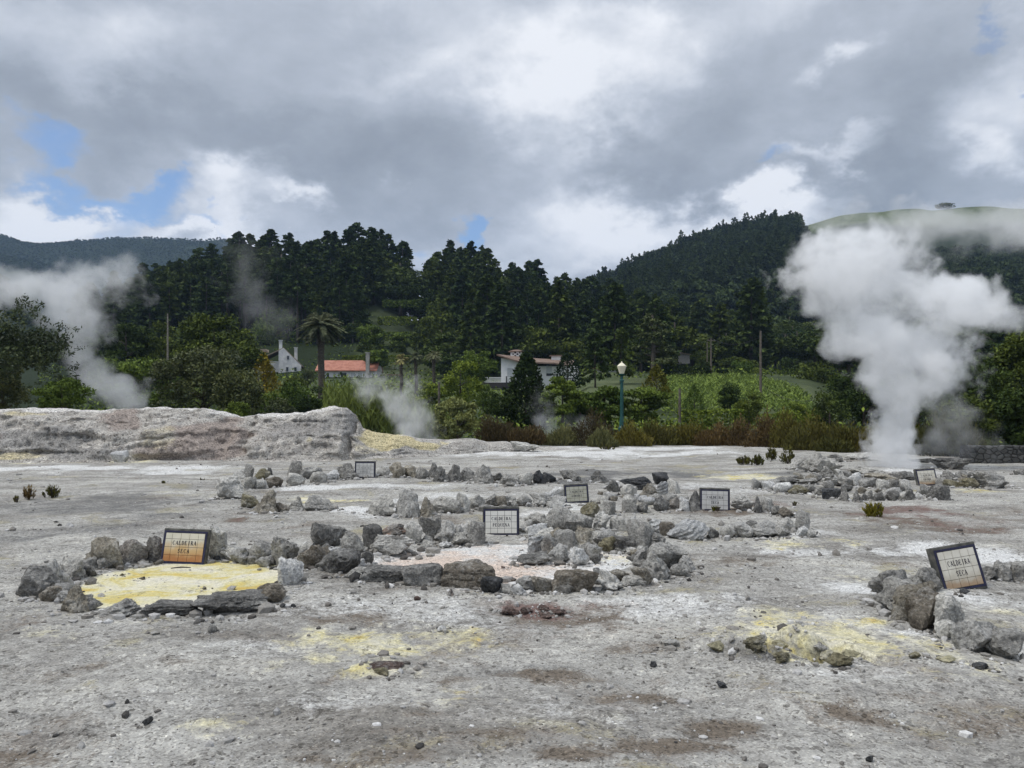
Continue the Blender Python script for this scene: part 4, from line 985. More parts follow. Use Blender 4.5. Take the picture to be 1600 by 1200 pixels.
# trunks edge
for k in range(400):
    px = g.uniform(262, 480); d = g.uniform(176, 196); x = (px-800)/F*d
    if nt >= 34: break
    if free(x, d, 3.4): place(pt, x, d, tz(x, d)-.3, g.uniform(.78, 1.0)); nt += 1
# skyline row follows the drawn ridge
for px in np.arange(168, 1010, 11):
    d = g.uniform(226, 240); px = px+g.uniform(-4, 4); x = (px-800)/F*d
    sk = np.interp(px, sorted(sky1), [sky1[k] for k in sorted(sky1)])
    zt = CZ+(HY-sk+g.normal(0, 7))/F*d; z = tz(x, d)
    s = np.clip((zt-z)/19, .62, 1.35)
    if 632 < px < 668:
        place(pb, x, d, z, .85)
    elif g.random() < .28: place(pb, x, d, z, s*1.05); nb_ += 1
    elif free(x, d, 3.): place(pc, x, d, z-.3, s); nc += 1
for px in np.arange(172, 1000, 9):
    d = g.uniform(214, 224); px = px+g.uniform(-4, 4); x = (px-800)/F*d; z = tz(x, d)
    sk = np.interp(px, sorted(sky1), [sky1[k] for k in sorted(sky1)])+g.uniform(6, 26)
    s = np.clip((CZ+(HY-sk)/F*d-z)/19, .55, 1.3)
    if 632 < px < 668: continue
    if g.random() < .35:
        if free(x, d, 3.): place(pb, x, d, z, s*1.6); nb_ += 1
    elif free(x, d, 2.6): place(pc, x, d, z-.3, s); nc += 1
for k in range(9000):
    px = g.uniform(120, 1180); d = math.sqrt(g.uniform(128**2, 232**2)); x = (px-800)/F*d
    if clear(px, d): continue
    if px < 250 and d > 200 and g.random() < .4: continue
    con = (d > 170 and g.random() < .8) or (px > 700 and g.random() < .4)
    if px > 900 and d < 200: con = g.random() < .25
    if 262 < px < 480 and 168 < d < 194: continue
    s = g.uniform(.6, .98) if con else g.uniform(.6, 1.25)
    if not free(x, d, 3.9*s if con else 5.9*s): continue
    if con and nc < 292: place(pc, x, d, tz(x, d)-.4, s); nc += 1
    elif not con and nb_ < 296: place(pb, x, d, tz(x, d)-.8, s*.9); nb_ += 1
for k in range(3000):
    px = g.uniform(1150, 1720); d = math.sqrt(g.uniform(105**2, 240**2)); x = (px-800)/F*d
    if px < 1310 and d < 155: continue
    s = g.uniform(.8, 1.3)
    if nr < 190 and free(x, d, 6.4*s): place(pr, x, d, tz(x, d)-.8, s*.9); nr += 1
for o, used in pc+pt+pb+pr:
    if not used:
        for ch in list(o.children): bpy.data.objects.remove(ch)
        bpy.data.objects.remove(o)

# ------------------------------------------------------------------ the far woods: one mass each
def mass(name, pts, scales, templ, mname, label=None, extra=()):
    gg = np.random.default_rng(5); Vs = []; Ss = []
    for p, s, T in [(p, s, templ) for p, s in zip(pts, scales)]+list(extra):
        V, S = T[int(gg.integers(len(T)))]
        a = gg.uniform(0, 6.283); c, q = math.cos(a), math.sin(a)
        W = V*s*np.array([1, 1, gg.uniform(.85, 1.15)])
        W = np.stack([W[..., 0]*c-W[..., 1]*q, W[..., 0]*q+W[..., 1]*c, W[..., 2]], -1)+p
        Vs.append(W); Ss.append(S+gg.normal(0, .25))
    o = link(name, leaf_mesh(name, np.concatenate(Vs), np.concatenate(Ss)), M[mname])
    tag(o, kind='stuff'); 
    if label: o['label'] = label
def small(V, S, k, grow):
    i = np.random.default_rng(1).permutation(len(V))[:k]; W = V[i]; c = W.mean(1, keepdims=True)
    return c+(W-c)*grow, S[i]
t_con = [small(*crown_conifer(200+i, 15, 3.2, hb=.12, nb=50, per=10, q=.5, shape=.7), 420, 1.25) for i in range(3)]
f_con = [small(*crown_conifer(220+i, 15, 3.6, hb=.05, nb=60, per=14, q=.6, shape=.6), 700, 1.2) for i in range(3)]
t_bro = [small(*crown_broad(210+i, 4, 4, 3.8, 5.2, nl=18, per=30, q=.7, lobe=.42), 430, 1.1) for i in range(4)]
def scatter(n, pxr, dr, r, cond=None):
    out = []; cell = {}
    for k in range(n):
        px = g.uniform(*pxr); d = math.sqrt(g.uniform(dr[0]**2, dr[1]**2))
        if cond and not cond(px, d): continue
        x = (px-800)/F*d; c = (int(x//r), int(d//r))
        if c in cell: continue
        cell[c] = 1; out.append((x, d, tz(x, d)-1.6))
    return out
pts = scatter(30000, (860, 1760), (238, 565), 5.6, lambda px, d: not (px > 1250 and d > 556) and not (px < 1000 and d < 330))
edge = []
for px in np.arange(930, 1247, 2.6):                                # ragged crest trees
    d = 545+g.uniform(0, 12); x = (px-800)/F*d; edge.append((x, d, tz(x, d)-2.2))
pts += edge
sc = list(g.uniform(.55, 1.15, len(pts)-len(edge)))+list(g.uniform(.5, .95, len(edge)))
crest = []
for px in np.arange(1118, 1247, 2.4):
    d = 546+g.uniform(0, 12); x = (px-800)/F*d; crest.append(((x, d, tz(x, d)-1.2), g.uniform(.42, .82), f_con if g.random() < .6 else t_bro))
for px in np.arange(930, 1118, 7):
    d = 546+g.uniform(0, 12); x = (px-800)/F*d; crest.append(((x, d, tz(x, d)-1.2), g.uniform(.4, .7), f_con))
for k in range(420):
    px = g.uniform(900, 1247); d = g.uniform(330, 540); x = (px-800)/F*d; crest.append(((x, d, tz(x, d)-1.), g.uniform(.6, .95), f_con))
mass('far_wood', pts, sc, t_bro, 'farwood', extra=crest)
tiny_c = [small(V, S, 90, 2.2) for V, S in t_con]; tiny_b = [small(V, S, 50, 2.7) for V, S in t_bro]
pts = scatter(150000, (-420, 440), (1120, 1540), 5.5)
mass('mountain_wood', pts, g.uniform(.30, .58, len(pts)), tiny_b, 'farwood')
pts = scatter(9000, (-200, 150), (330, 430), 6)
mass('knoll_wood', pts, g.uniform(.5, .9, len(pts)), t_bro, 'broadleaf')
# pale tree on the grassy hilltop
x, gzz, w, h = box_of(1462, 1494, 318, 333, 745)
plant('hilltop_tree', (x, 748, tz(x, 748)-2.5), 'lone bare tree on the crest of the grassy hill', 'tree', leaf_mesh('crown', *crown_broad(900, w/2, w/2, h*.5, h*.55, nl=14, per=60, q=.8)), 'sage', trunk_mesh(901, h*.6, .4, .1, limbs=4))

# ------------------------------------------------------------------ trees and shrubs round the houses and pools
SD = [300]
def broad(name, x0, x1, yt, yb, d, m, label, q=None, nl=26, per=170, trunk=True, cat='tree', flat=.75, lobe=.40, low=.0, group=None, tm='bark', shell=.55):
    SD[0] += 1; x, z, w, h = box_of(x0, x1, yt, yb, d)
    q = q or max(.055, w*.030)
    zc = h*(.5+low*.5); rz = h*(.5-low*.5)*1.0
    c = leaf_mesh('crown', *crown_broad(SD[0], w/2*1.08, w/2*.95, rz*1.08, zc, nl, per, q, flat, lobe, bushy=True, shell=shell))
    t = trunk_mesh(SD[0], h*.75, max(.04, w*.035), None, limbs=7, crook=.06, lz=(.2, .8)) if trunk else None
    return plant(name, (x, d, z), label, cat, c, m, t, tm, group)
def cone(name, x0, x1, yt, yb, d, m, label, n=2600, power=.75, belly=.25, cat='tree', q=None):
    SD[0] += 1; x, z, w, h = box_of(x0, x1, yt, yb, d)
    return plant(name, (x, d, z), label, cat, leaf_mesh('crown', *crown_cone(SD[0], h, w/2, n, q or w*.045, belly, power)), m, trunk_mesh(SD[0], h*.8, w*.04), 'bark')
def conif(name, x0, x1, yt, yb, d, m, label, nb=60, per=26, hb=.15, q=1., shape=.8):
    SD[0] += 1; x, z, w, h = box_of(x0, x1, yt, yb, d)
    return plant(name, (x, d, z), label, 'tree', leaf_mesh('crown', *crown_conifer(SD[0], h, w/2, hb, nb, per, q*.34*18/h*w/5, shape)), m, trunk_mesh(SD[0], h*.95, w*.035, .02), 'bark')
def heath(x0, x1, yt, yb, d, m, label, n=2000, q=None, group='heather bushes along the back of the clearing', name='heather_bush', cat='bush'):
    SD[0] += 1; x, z, w, h = box_of(x0, x1, yt, yb, d)
    root = plant(name, (x, d, z), label, cat, leaf_mesh('foliage', *crown_heath(SD[0], w/2, h, n, q or .085)), m, None, group=group, cname='foliage')
    mb = MB(); gg = np.random.default_rng(SD[0])
    for k in range(7):
        a = gg.uniform(0, 6.28); mb.tube([(0, 0, 0), (math.cos(a)*w*.12, math.sin(a)*w*.12, h*.35), (math.cos(a)*w*.28, math.sin(a)*w*.28, h*.7)], [.02, .014, .005], 5)
    mb.build('stems', M['bark'], root)
    return root
# big dark tree at the frame edge, behind the bank
SD[0] += 1
for (x0, x1, yt, yb, d, lab, k) in [(-130, 104, 462, 662, 33, 'large dark olive tree at the frame edge behind the bank', 0), ]:
    x, z, w, h = box_of(x0, x1, yt, yb, d)
    V1, S1 = crown_broad(310, w*.50, w*.42, h*.50, h*.50, nl=44, per=300, q=.085, lobe=.30, flat=.8)
    gg = np.random.default_rng(8); V2 = []; S2 = []; mb = MB()
    for i in range(64):                                              # loose leafy twigs standing out of the outline
        a = gg.uniform(-1.2, 1.5); r0 = gg.uniform(.42, .62)
        p0 = np.array([math.cos(a)*w*.40, gg.uniform(-.25, .25)*w, h*.5+math.sin(a)*h*.40]); p1 = p0+np.array([math.cos(a)*.75+gg.normal(0, .15), gg.normal(0, .2), math.sin(a)*.55+.28])*gg.uniform(.35, 1.05)
        V2.append(leaf_quads(gg, np.array([(p0+p1)/2]), np.linalg.norm(p1-p0)*.5, .018, (p1-p0)/np.linalg.norm(p1-p0), 1.)); S2.append(np.array([0.]))
        t = gg.uniform(.55, 1.05, 20)[:, None]; C = p0+(p1-p0)*t+gg.normal(0, .07, (20, 3))
        V2.append(leaf_quads(gg, C, gg.uniform(.05, .10, 20), .34, (p1-p0)/np.linalg.norm(p1-p0), .5)); S2.append(gg.uniform(.3, .9, 20))
    root = plant('laurel_tree', (x, d, z), lab, 'tree', leaf_mesh('crown', np.concatenate([V1]+V2), np.concatenate([S1]+S2)), 'laurel')
    mb.tube([(0, 0, 0), (.1, 0, h*.3), (-.1, 0, h*.7)], [.24, .17, .05], 8); mb.build('trunk', M['bark'], root)
broad('shrub', 58, 136, 588, 652, 31.5, 'leafgreen', 'round green shrub under the large olive tree behind the bank', per=260)
broad('laurel_tree', -30, 40, 560, 660, 36, 'laurel', 'dark low tree under the large olive tree at the frame edge', per=240)
broad('laurel_tree', 236, 402, 533, 664, 47, 'laurel', 'big rounded grey-green laurel behind the bank', nl=46, per=300, q=.10, lobe=.30)
broad('laurel_tree', 330, 415, 570, 668, 45, 'laurel', 'smaller grey-green laurel beside the big rounded one', nl=26, per=260, q=.09)
broad('laurel_tree', 150, 270, 548, 660, 58, 'leafgreen', 'flat-topped green trees left of the big laurel', nl=30, per=220, q=.13, flat=.6)
broad('broadleaf_tree', 270, 400, 478, 618, 76, 'broadleaf', 'tall dark broad tree behind the big laurel', nl=40, per=230, q=.19, lobe=.32)
broad('broadleaf_tree', 160, 235, 500, 575, 92, 'broadleaf', 'dark round tree half veiled by the left steam', nl=22, per=150, q=.2)
broad('broadleaf_tree', 222, 296, 503, 580, 94, 'broadleaf', 'dark round tree right of the left steam', nl=22, per=150, q=.2)
cone('golden_conifer', 385, 438, 553, 640, 82, 'golden', 'golden conifer below the gabled white house', n=2200, belly=.3, power=.7)
for i, (x0, x1, yt, yb, d, m, l) in enumerate([
 (385, 440, 608, 662, 56, 'leafgreen', 'yellow-green bush behind the bank below the golden conifer'), (428, 492, 600, 658, 60, 'leafgreen', 'green bush left of the tall palm trunk'), (455, 510, 602, 660, 54, 'broadleaf', 'dark green bush at the tall palm foot'),
 (440, 480, 588, 620, 100, 'broadleaf', 'dark bush between the gabled house and the palm'), (468, 494, 576, 606, 116, 'laurel', 'grey bush beside the red-roofed house'), (405, 460, 622, 668, 50, 'laurel', 'low grey-green bush on the back of the bank'), (350, 392, 628, 668, 43, 'leafgreen', 'low bright bush right of the big laurel'),
 (500, 560, 602, 628, 96, 'leafgreen', 'hedge-like bush before the red-roofed house'), (550, 612, 601, 630, 98, 'broadleaf', 'dark bush before the red house end wall'), (396, 470, 480, 560, 178, 'leafgreen', 'green tree behind the gabled house'), (425, 470, 525, 562, 186, 'leafgreen', 'small green tree above the gabled house'),
 (690, 752, 556, 645, 60, 'leafgreen', 'big rounded dark green tree beside the terrace'), (712, 778, 546, 600, 88, 'leafgreen', 'bright green tree behind the terrace'), (640, 700, 600, 634, 84, 'leafgreen', 'hedge-like green bush below the small palms'),
 (752, 800, 612, 655, 50, 'broadleaf', 'dark bush left of the cypress'), (738, 772, 600, 640, 66, 'leafgreen', 'small bright bush below the terrace wall'),
 (1098, 1122, 590, 612, 100, 'leafgreen', 'small green tree at the top of the crop field'), (1120, 1162, 598, 645, 62, 'broadleaf', 'dark round shrub in front of the crop field'), (1148, 1194, 612, 664, 50, 'broadleaf', 'dark shrub dotted with pale flowers before the crop field'),
 (1140, 1180, 560, 600, 118, 'leafgreen', 'light green tree beyond the top of the crop field'), (1165, 1200, 575, 606, 120, 'leafgreen', 'light green bush beside the tall pole'), (1080, 1112, 545, 585, 125, 'broadleaf', 'dark tree behind the clipped hedge'),
 (1215, 1270, 628, 672, 50, 'leafgreen', 'low green bush at the right end of the field'), (1196, 1262, 560, 640, 116, 'broadleaf', 'dark tree behind the upper field corner'), (1232, 1312, 568, 662, 104, 'broadleaf', 'dark tree behind the far field corner'), (1276, 1350, 585, 680, 84, 'broadleaf', 'dark tree behind the field end next to the steam'), (1120, 1190, 555, 600, 128, 'broadleaf', 'dark tree behind the tallest pole'), (1262, 1330, 612, 690, 52, 'broadleaf', 'dark tree at the field end beside the steam'), (1300, 1400, 560, 700, 56, 'broadleaf', 'dark tall tree behind the steam column'), (1395, 1480, 575, 705, 54, 'broadleaf', 'dark tree right behind the steam column'),
 ]):
    broad('garden_tree' if yb-yt > 44 else 'garden_bush', x0, x1, yt, yb, d, m, l, per=170, cat='tree' if yb-yt > 44 else 'bush')
broad('broadleaf_tree', 1462, 1580, 545, 712, 40, 'broadleaf', 'dark leafy tree right of the steam above the stone wall', nl=44, per=280, q=.11, lobe=.30)
broad('broadleaf_tree', 1540, 1680, 510, 715, 43, 'broadleaf', 'tall dark leafy tree at the right frame edge', nl=46, per=280, q=.12, lobe=.30)
broad('broadleaf_tree', 1470, 1560, 620, 716, 31, 'broadleaf', 'dark shrub behind the stone wall next to the steam', nl=30, per=260, q=.085)
broad('broadleaf_tree', 1560, 1640, 600, 716, 30, 'broadleaf', 'dark shrub behind the stone wall at the frame edge', nl=34, per=260, q=.085)
broad('pale_shrub', 676, 754, 615, 698, 35, 'greygreen', 'pale grey-green shrub at the end of the bank', nl=40, per=150, q=.085, lobe=.26, cat='bush')
cone('cypress', 788, 856, 553, 668, 51, 'darkcone', 'broad dark cypress in front of the modern white house', n=5200, power=.62, belly=.30, q=.14)
cone('cypress', 866, 908, 553, 606, 92, 'darkcone', 'small round-topped cypress at the modern house end', n=2000, power=.5, belly=.4)
for i, (x0, x1, yt, yb) in enumerate([(846, 912, 588, 660), (905, 985, 596, 664), (955, 1048, 600, 668), (870, 945, 618, 672)]):
    broad('plane_tree', x0, x1, yt, yb, 49+i*.7, 'leafgreen', f"bright clipped spreading tree, {['behind the cypress', 'left of the lamp post', 'behind the lamp post', 'lowest of the clipped row'][i]}", nl=34, per=230, q=.11, flat=.5, lobe=.34, group='clipped spreading trees by the lamp')
conif('pine_tree', 908, 952, 519, 608, 92, 'conifer', 'dark pine right of the modern white house', q=1.1)
conif('pine_tree', 948, 992, 513, 600, 98, 'conifer', 'dark pine left of the cedar', q=1.1)
cone('golden_conifer', 1003, 1048, 572, 620, 66, 'golden', 'golden-green conifer right of the lamp', n=1800, power=.7)
cone('small_conifer', 1068, 1102, 602, 645, 56, 'leafgreen', 'bright green conical shrub before the crop field', n=1600, power=.7)
# cedar with flat tiers
x, z, w, h = box_of(982, 1058, 488, 600, 104); gg = np.random.default_rng(77); C = []
mb = MB(); mb.tube([(0, 0, 0), (.1, 0, h*.5), (0, 0, h*.97)], [.38, .26, .06], 8)
for k in range(46):
    t = .28+.70*k/46; a = gg.uniform(0, 6.283); L = w*.5*(1.15-.75*max(0, t-.35)/.65)*gg.uniform(.6, 1.05); zz = t*h
    mb.tube([(0, 0, zz-.3), (math.cos(a)*L*.6, math.sin(a)*L*.6, zz+.1), (math.cos(a)*L, math.sin(a)*L, zz)], [.09, .06, .02], 5)
    u = np.sqrt(gg.uniform(.1, 1, 90)); b = a+gg.normal(0, .33, 90)*(1-.3*u)
    C.append(np.stack([np.cos(b)*u*L, np.sin(b)*u*L, zz+.15+gg.normal(0, .10, 90)-.15*u], -1))
C = np.concatenate(C)
root = plant('cedar_tree', (x, 104, z), 'cedar with flat layered branches above the lamp post', 'tree', leaf_mesh('crown', leaf_quads(gg, C, gg.uniform(.14, .30, len(C)), .5, None, 0, np.array([0, 0, 1.]), .6), gg.uniform(.2, .9, len(C))), 'cedar')
mb.build('trunk', M['bark'], root)
# heather belt along the back of the clearing
for i, (x0, x1, yt, yb, d, m) in enumerate([(746, 806, 650, 702, 37, 'heathbrown'), (792, 850, 664, 700, 36.5, 'heathbrown'), (848, 900, 668, 702, 37.5, 'sage'), (880, 968, 650, 706, 38, 'heathbrown'), (920, 962, 676, 703, 35, 'sage'), (960, 1018, 664, 706, 36, 'heath'), (1000, 1060, 656, 706, 37, 'heath'),
  (1045, 1100, 655, 706, 37.5, 'heath'), (1085, 1140, 664, 706, 36.8, 'heathbrown'), (1125, 1180, 662, 710, 36.5, 'heathbrown'), (1165, 1225, 655, 712, 35.5, 'heathbrown'), (1205, 1262, 652, 716, 34.5, 'heath'), (1245, 1310, 650, 720, 33.5, 'heath'), (1295, 1350, 652, 722, 32.5, 'heath'), (1330, 1385, 660, 722, 32, 'heath'),
  (1368, 1440, 652, 718, 29.5, 'heath'), (1425, 1500, 656, 719, 28.5, 'heath'), (1478, 1535, 664, 716, 28, 'heath'), (1230, 1280, 672, 716, 32.8, 'heath'), (1280, 1330, 680, 720, 31.5, 'heath')]):
    lab = {'heath': 'olive-brown heather bush', 'heathbrown': 'rusty brown heather bush', 'sage': 'grey sage-like low bush'}[m]
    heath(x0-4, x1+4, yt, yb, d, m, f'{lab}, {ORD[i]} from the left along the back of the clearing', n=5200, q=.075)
for i, (x0, x1, yt, yb, m) in enumerate([(1150, 1172, 708, 726, 'heath'), (1170, 1196, 711, 727, 'heath'), (1196, 1216, 702, 719, 'heath'), (1218, 1244, 702, 726, 'heath'), (936, 962, 694, 704, 'heath'), (800, 816, 698, 706, 'golden')]):
    heath(x0, x1, yt, yb, gd(yb) if yb > 708 else 33, m, f'small heather tuft, {ORD[i]} on the pale ground before the heather belt', n=420, q=.05, group='small heather tufts', name='heather_tuft', cat='small plant')
for x0, x1, yt, yb, m, l, n in [(1350, 1382, 778, 809, 'golden', 'bright green bushy seedling before the low rock row', 600), (68, 94, 757, 778, 'heath', 'larger of two small plants on grey gravel near the frame edge', 420), (36, 54, 759, 781, 'heathbrown', 'smaller browner of two plants on grey gravel near the frame edge', 260), (20, 32, 776, 784, 'heath', 'tiny tuft left of the two plants on gravel', 90),
    (250, 262, 752, 758, 'heath', 'tiny tuft on the gravel below the white boulder', 90), (310, 320, 747, 751, 'heath', 'tiny tuft on gravel right of the white boulder', 60), (1112, 1130, 789, 798, 'golden', 'green tuft in front of the grey tile sign', 120), (1236, 1245, 783, 790, 'heath', 'tiny tuft right of the dry brown pool', 60)]:
    heath(x0, x1, yt, yb, gd(yb)*(.985 if 'sign' in l else 1), m, l, n=n, q=.032, group=None, name='seedling', cat='small plant')
for i, (px, py, d, s) in enumerate([(61, 668, 25.2, .2), (236, 648, 27.2, .24), (384, 687, 25.4, .22)]):
    pass

for i, (x0, x1, yt, yb, d, l) in enumerate([(-330, -200, 500, 660, 36, 'dark tree outside the left edge of the bank'), (-230, -120, 520, 660, 40, 'dark tree left of the large olive tree'), (-520, -360, 470, 660, 44, 'dark tree far along behind the bank'), (1640, 1790, 520, 716, 36, 'dark tree beyond the stone wall'), (1780, 1960, 500, 716, 38, 'dark tree at the far end of the stone wall')]):
    broad('broadleaf_tree', x0, x1, yt, yb, d, 'laurel' if i < 3 else 'broadleaf', l, nl=34, per=200, q=.13)

# ------------------------------------------------------------------ palms
def palm(x0, x1, yt, yb, d, th, nf, label, trunk_r, group=None, fl=None, shag=True):
    SD[0] += 1; gg = np.random.default_rng(SD[0])
    x, z, w, h = box_of(x0, x1, yt, yb, d); hz = h-th; L = (w/2)*1.12
    root = empty('palm_tree', (x, d, z)); tag(root, label, 'palm tree', group)
    mb = MB(); mb.tube([(0, 0, -1), (.05, 0, hz*.3), (-.04, 0, hz*.65), (0, 0, hz)], [trunk_r*1.25, trunk_r, trunk_r*.95, trunk_r*1.25], 10); mb.build('trunk', M['bark'], root, smooth=True)
    C = []; A = []; S = []
    for k in range(nf):
        e = gg.uniform(-.75, 1.35); a = gg.uniform(0, 6.283); l = L*gg.uniform(.85, 1.08)*(1 if e > -.3 else .8)
        t = np.linspace(.04, 1, 40)
        r = np.cos(e)*t*l; zz = np.sin(e)*t*l*.8-(.34+.22*max(0, math.cos(e)))*l*t*t*.8
        cx, cy = np.cos(a)*r, np.sin(a)*r
        for s in (-1, 1):
            off = s*.10*l*np.sin(t*math.pi*.9+.2)
            p = np.stack([cx-np.sin(a)*off*.5, cy+np.cos(a)*off*.5, hz+zz-abs(off)*.25], -1)
            C.append(p); A.append(np.stack([np.full(40, math.cos(a)*.6-math.sin(a)*s*.8), np.full(40, math.sin(a)*.6+math.cos(a)*s*.8), np.full(40, -.35)], -1)); S.append(np.full(40, gg.uniform(.1, .9) if e > -.2 else gg.uniform(0, .35)))
    C = np.concatenate(C); A = np.concatenate(A); A /= np.linalg.norm(A, axis=1)[:, None]
    link('fronds', leaf_mesh('fronds', leaf_quads(gg, C, L*.12, .13, A, .9), np.concatenate(S)), M['palm'], root)
    return root
palm(466, 538, 470, 642, 84, 2.6, 70, 'tall palm with a long bare trunk beside the red-roofed house', .36)
for i, (x0, x1, yt, yb, l) in enumerate([(612, 642, 548, 606, 'thin palm left of three in a row'), (636, 664, 545, 614, 'thin palm in the middle of three in a row'), (664, 692, 542, 618, 'thin palm right of three in a row')]):
    palm(x0, x1, yt, yb, 92, 1.0, 44, l+' behind the steam', .20, 'row of three thin palms')
palm(398, 432, 552, 600, 112, 1.5, 40, 'low palm in front of the gabled house', .25)

# ------------------------------------------------------------------ hedges, terraces, crop, reeds
def hedge(x0, x1, yt, yb, d, m, label, dep=1.2, n=1500, q=.13):
    SD[0] += 1; gg = np.random.default_rng(SD[0]); x, z, w, h = box_of(x0, x1, yt, yb, d)
    p = gg.uniform(-1, 1, (n, 3)); ax = gg.integers(0, 3, n); keep = gg.random(n) < .8
    for k in range(3):
        i = keep & (ax == k); p[i, k] = np.sign(p[i, k])*gg.uniform(.85, 1.05, i.sum())
    p[:, 2] = np.where(p[:, 2] < -.9, -p[:, 2], p[:, 2])
    wv = .10*np.sin(p[:, 0]*w*.9+SD[0])+.07*np.sin(p[:, 0]*w*2.3)
    C = np.stack([p[:, 0]*w/2, p[:, 1]*dep/2, (p[:, 2]*(1+wv*.6)+1)*h/2], -1)
    o = link('hedge', leaf_mesh('hedge', leaf_quads(gg, C, gg.uniform(.6, 1.3, n)*q, .55), gg.uniform(0, 1, n)), M[m], loc=(x, d, z))
    tag(o, label, 'hedge'); return o
hedge(1040, 1108, 573, 588, 104, 'darkcone', 'long dark clipped hedge at the top of the crop field', 1.5, 2400)
hedge(1122, 1136, 578, 588, 104, 'darkcone', 'short dark hedge block right of the long clipped one', 1.5, 600)
hedge(1064, 1156, 641, 672, 46, 'leafgreen', 'bright hedge with leggy base before the crop field', 1.6, 3600, .09)
hedge(1160, 1290, 648, 676, 54, 'leafgreen', 'low sprawling hedge below the crop field edge', 2.5, 4200, .12)
hedge(538, 640, 556, 565, 152, 'leafgreen', 'long terrace hedge above the red roof', 2, 2600, .2)
for i, (x0, x1, yt, yb, d) in enumerate([(600, 668, 470, 480, 196), (606, 660, 448, 458, 206), (592, 650, 496, 508, 186), (604, 672, 425, 434, 214), (580, 640, 520, 532, 172), (560, 632, 540, 550, 160)]):
    x = ((x0+x1)/2-800)/F*d; zz = CZ+(HY-yb)/F*d
    hedge(x0, x1, yt, yb, d, 'broadleaf' if i % 2 else 'leafgreen', f'terrace hedge in the hillside clearing, {ORD[[4, 5, 3, 6, 2, 1][i]-1]} from the bottom', 3, 1500, .26)
for i, (x0, x1, yt, yb, d) in enumerate([(560, 600, 505, 545, 168), (640, 690, 500, 560, 165), (568, 610, 545, 575, 140), (610, 650, 520, 545, 170), (650, 690, 455, 500, 190), (655, 720, 470, 560, 158)]):
    broad('broadleaf_tree', x0, x1, yt, yb, d, 'broadleaf' if i in (1, 4, 5) else 'leafgreen', f"tree on the terraced clearing, {['left edge', 'right edge by the thin palms', 'just above the red roof', 'centre', 'upper right', 'tallest at the right'][i]}", per=120, q=.3, group=None)
def crop():
    gg = np.random.default_rng(31); C = []; A = []
    for r in range(56):
        d = 64+r*.75
        x0 = (1040-800)/F*d; x1 = (np.interp(d, [64, 80, 92, 106], [1275, 1255, 1215, 1150])-800)/F*d
        xs = np.arange(x0, x1, .40)+gg.uniform(-.12, .12, len(np.arange(x0, x1, .40)))
        for x in xs:
            z = tz(x, d); k = 9
            a = gg.uniform(0, 6.283, k)
            C.append(np.stack([x+np.cos(a)*.16, d+np.sin(a)*.16, z+gg.uniform(.2, .95, k)], -1)); A.append(np.stack([np.cos(a), np.sin(a), np.full(k, .8)], -1))
    C = np.concatenate(C); A = np.concatenate(A)
    tag(link('crop', leaf_mesh('crop', leaf_quads(gg, C, gg.uniform(.16, .28, len(C)), .2, A/1.3, .8), gg.uniform(.1, 1, len(C))), M['corn']), kind='stuff')
crop()
def reeds():
    gg = np.random.default_rng(33); n = 5200
    px = gg.uniform(505, 705, n); d = gg.uniform(40, 49, n); x = (px-800)/F*d
    top = np.interp(px, [505, 540, 600, 640, 690, 705], [612, 610, 616, 632, 654, 668])+gg.normal(0, 8, n)
    z0 = np.array([tz(a, b) for a, b in zip(x, d)]); zt = CZ+(HY-top)/F*d
    k = gg.uniform(.15, 1, n)**.6; C = np.stack([x, d, z0+(zt-z0)*k], -1)
    A = np.stack([gg.normal(0, .35, n), gg.normal(0, .35, n), np.full(n, .9)], -1); A /= np.linalg.norm(A, axis=1)[:, None]
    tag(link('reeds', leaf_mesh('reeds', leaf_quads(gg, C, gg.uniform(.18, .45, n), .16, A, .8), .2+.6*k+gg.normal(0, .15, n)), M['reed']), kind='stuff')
reeds()
def undergrowth():
    """low green ground cover filling the gardens and the foot of the slope"""
    gg = np.random.default_rng(35); n = 44000
    px = gg.uniform(60, 1720, n); d = 42*np.exp(gg.uniform(0, math.log(4.9), n)); x = (px-800)/F*d
    keep = ~((px > 1036) & (px < 1290) & (d > 62) & (d < 108))
    keep &= fbm(xyz(x*.12, d*.12, 4), 3) > -.15
    x, d = x[keep], d[keep]; n = len(x)
    C = np.stack([x, d, terrain_z(x, d)+np.abs(gg.normal(0, .5, n))], -1)
    tag(link('undergrowth', leaf_mesh('undergrowth', leaf_quads(gg, C, gg.uniform(.10, .22, n)*np.sqrt(d/45), .5), gg.uniform(0, 1, n)), M['leafgreen']), kind='stuff')
undergrowth()
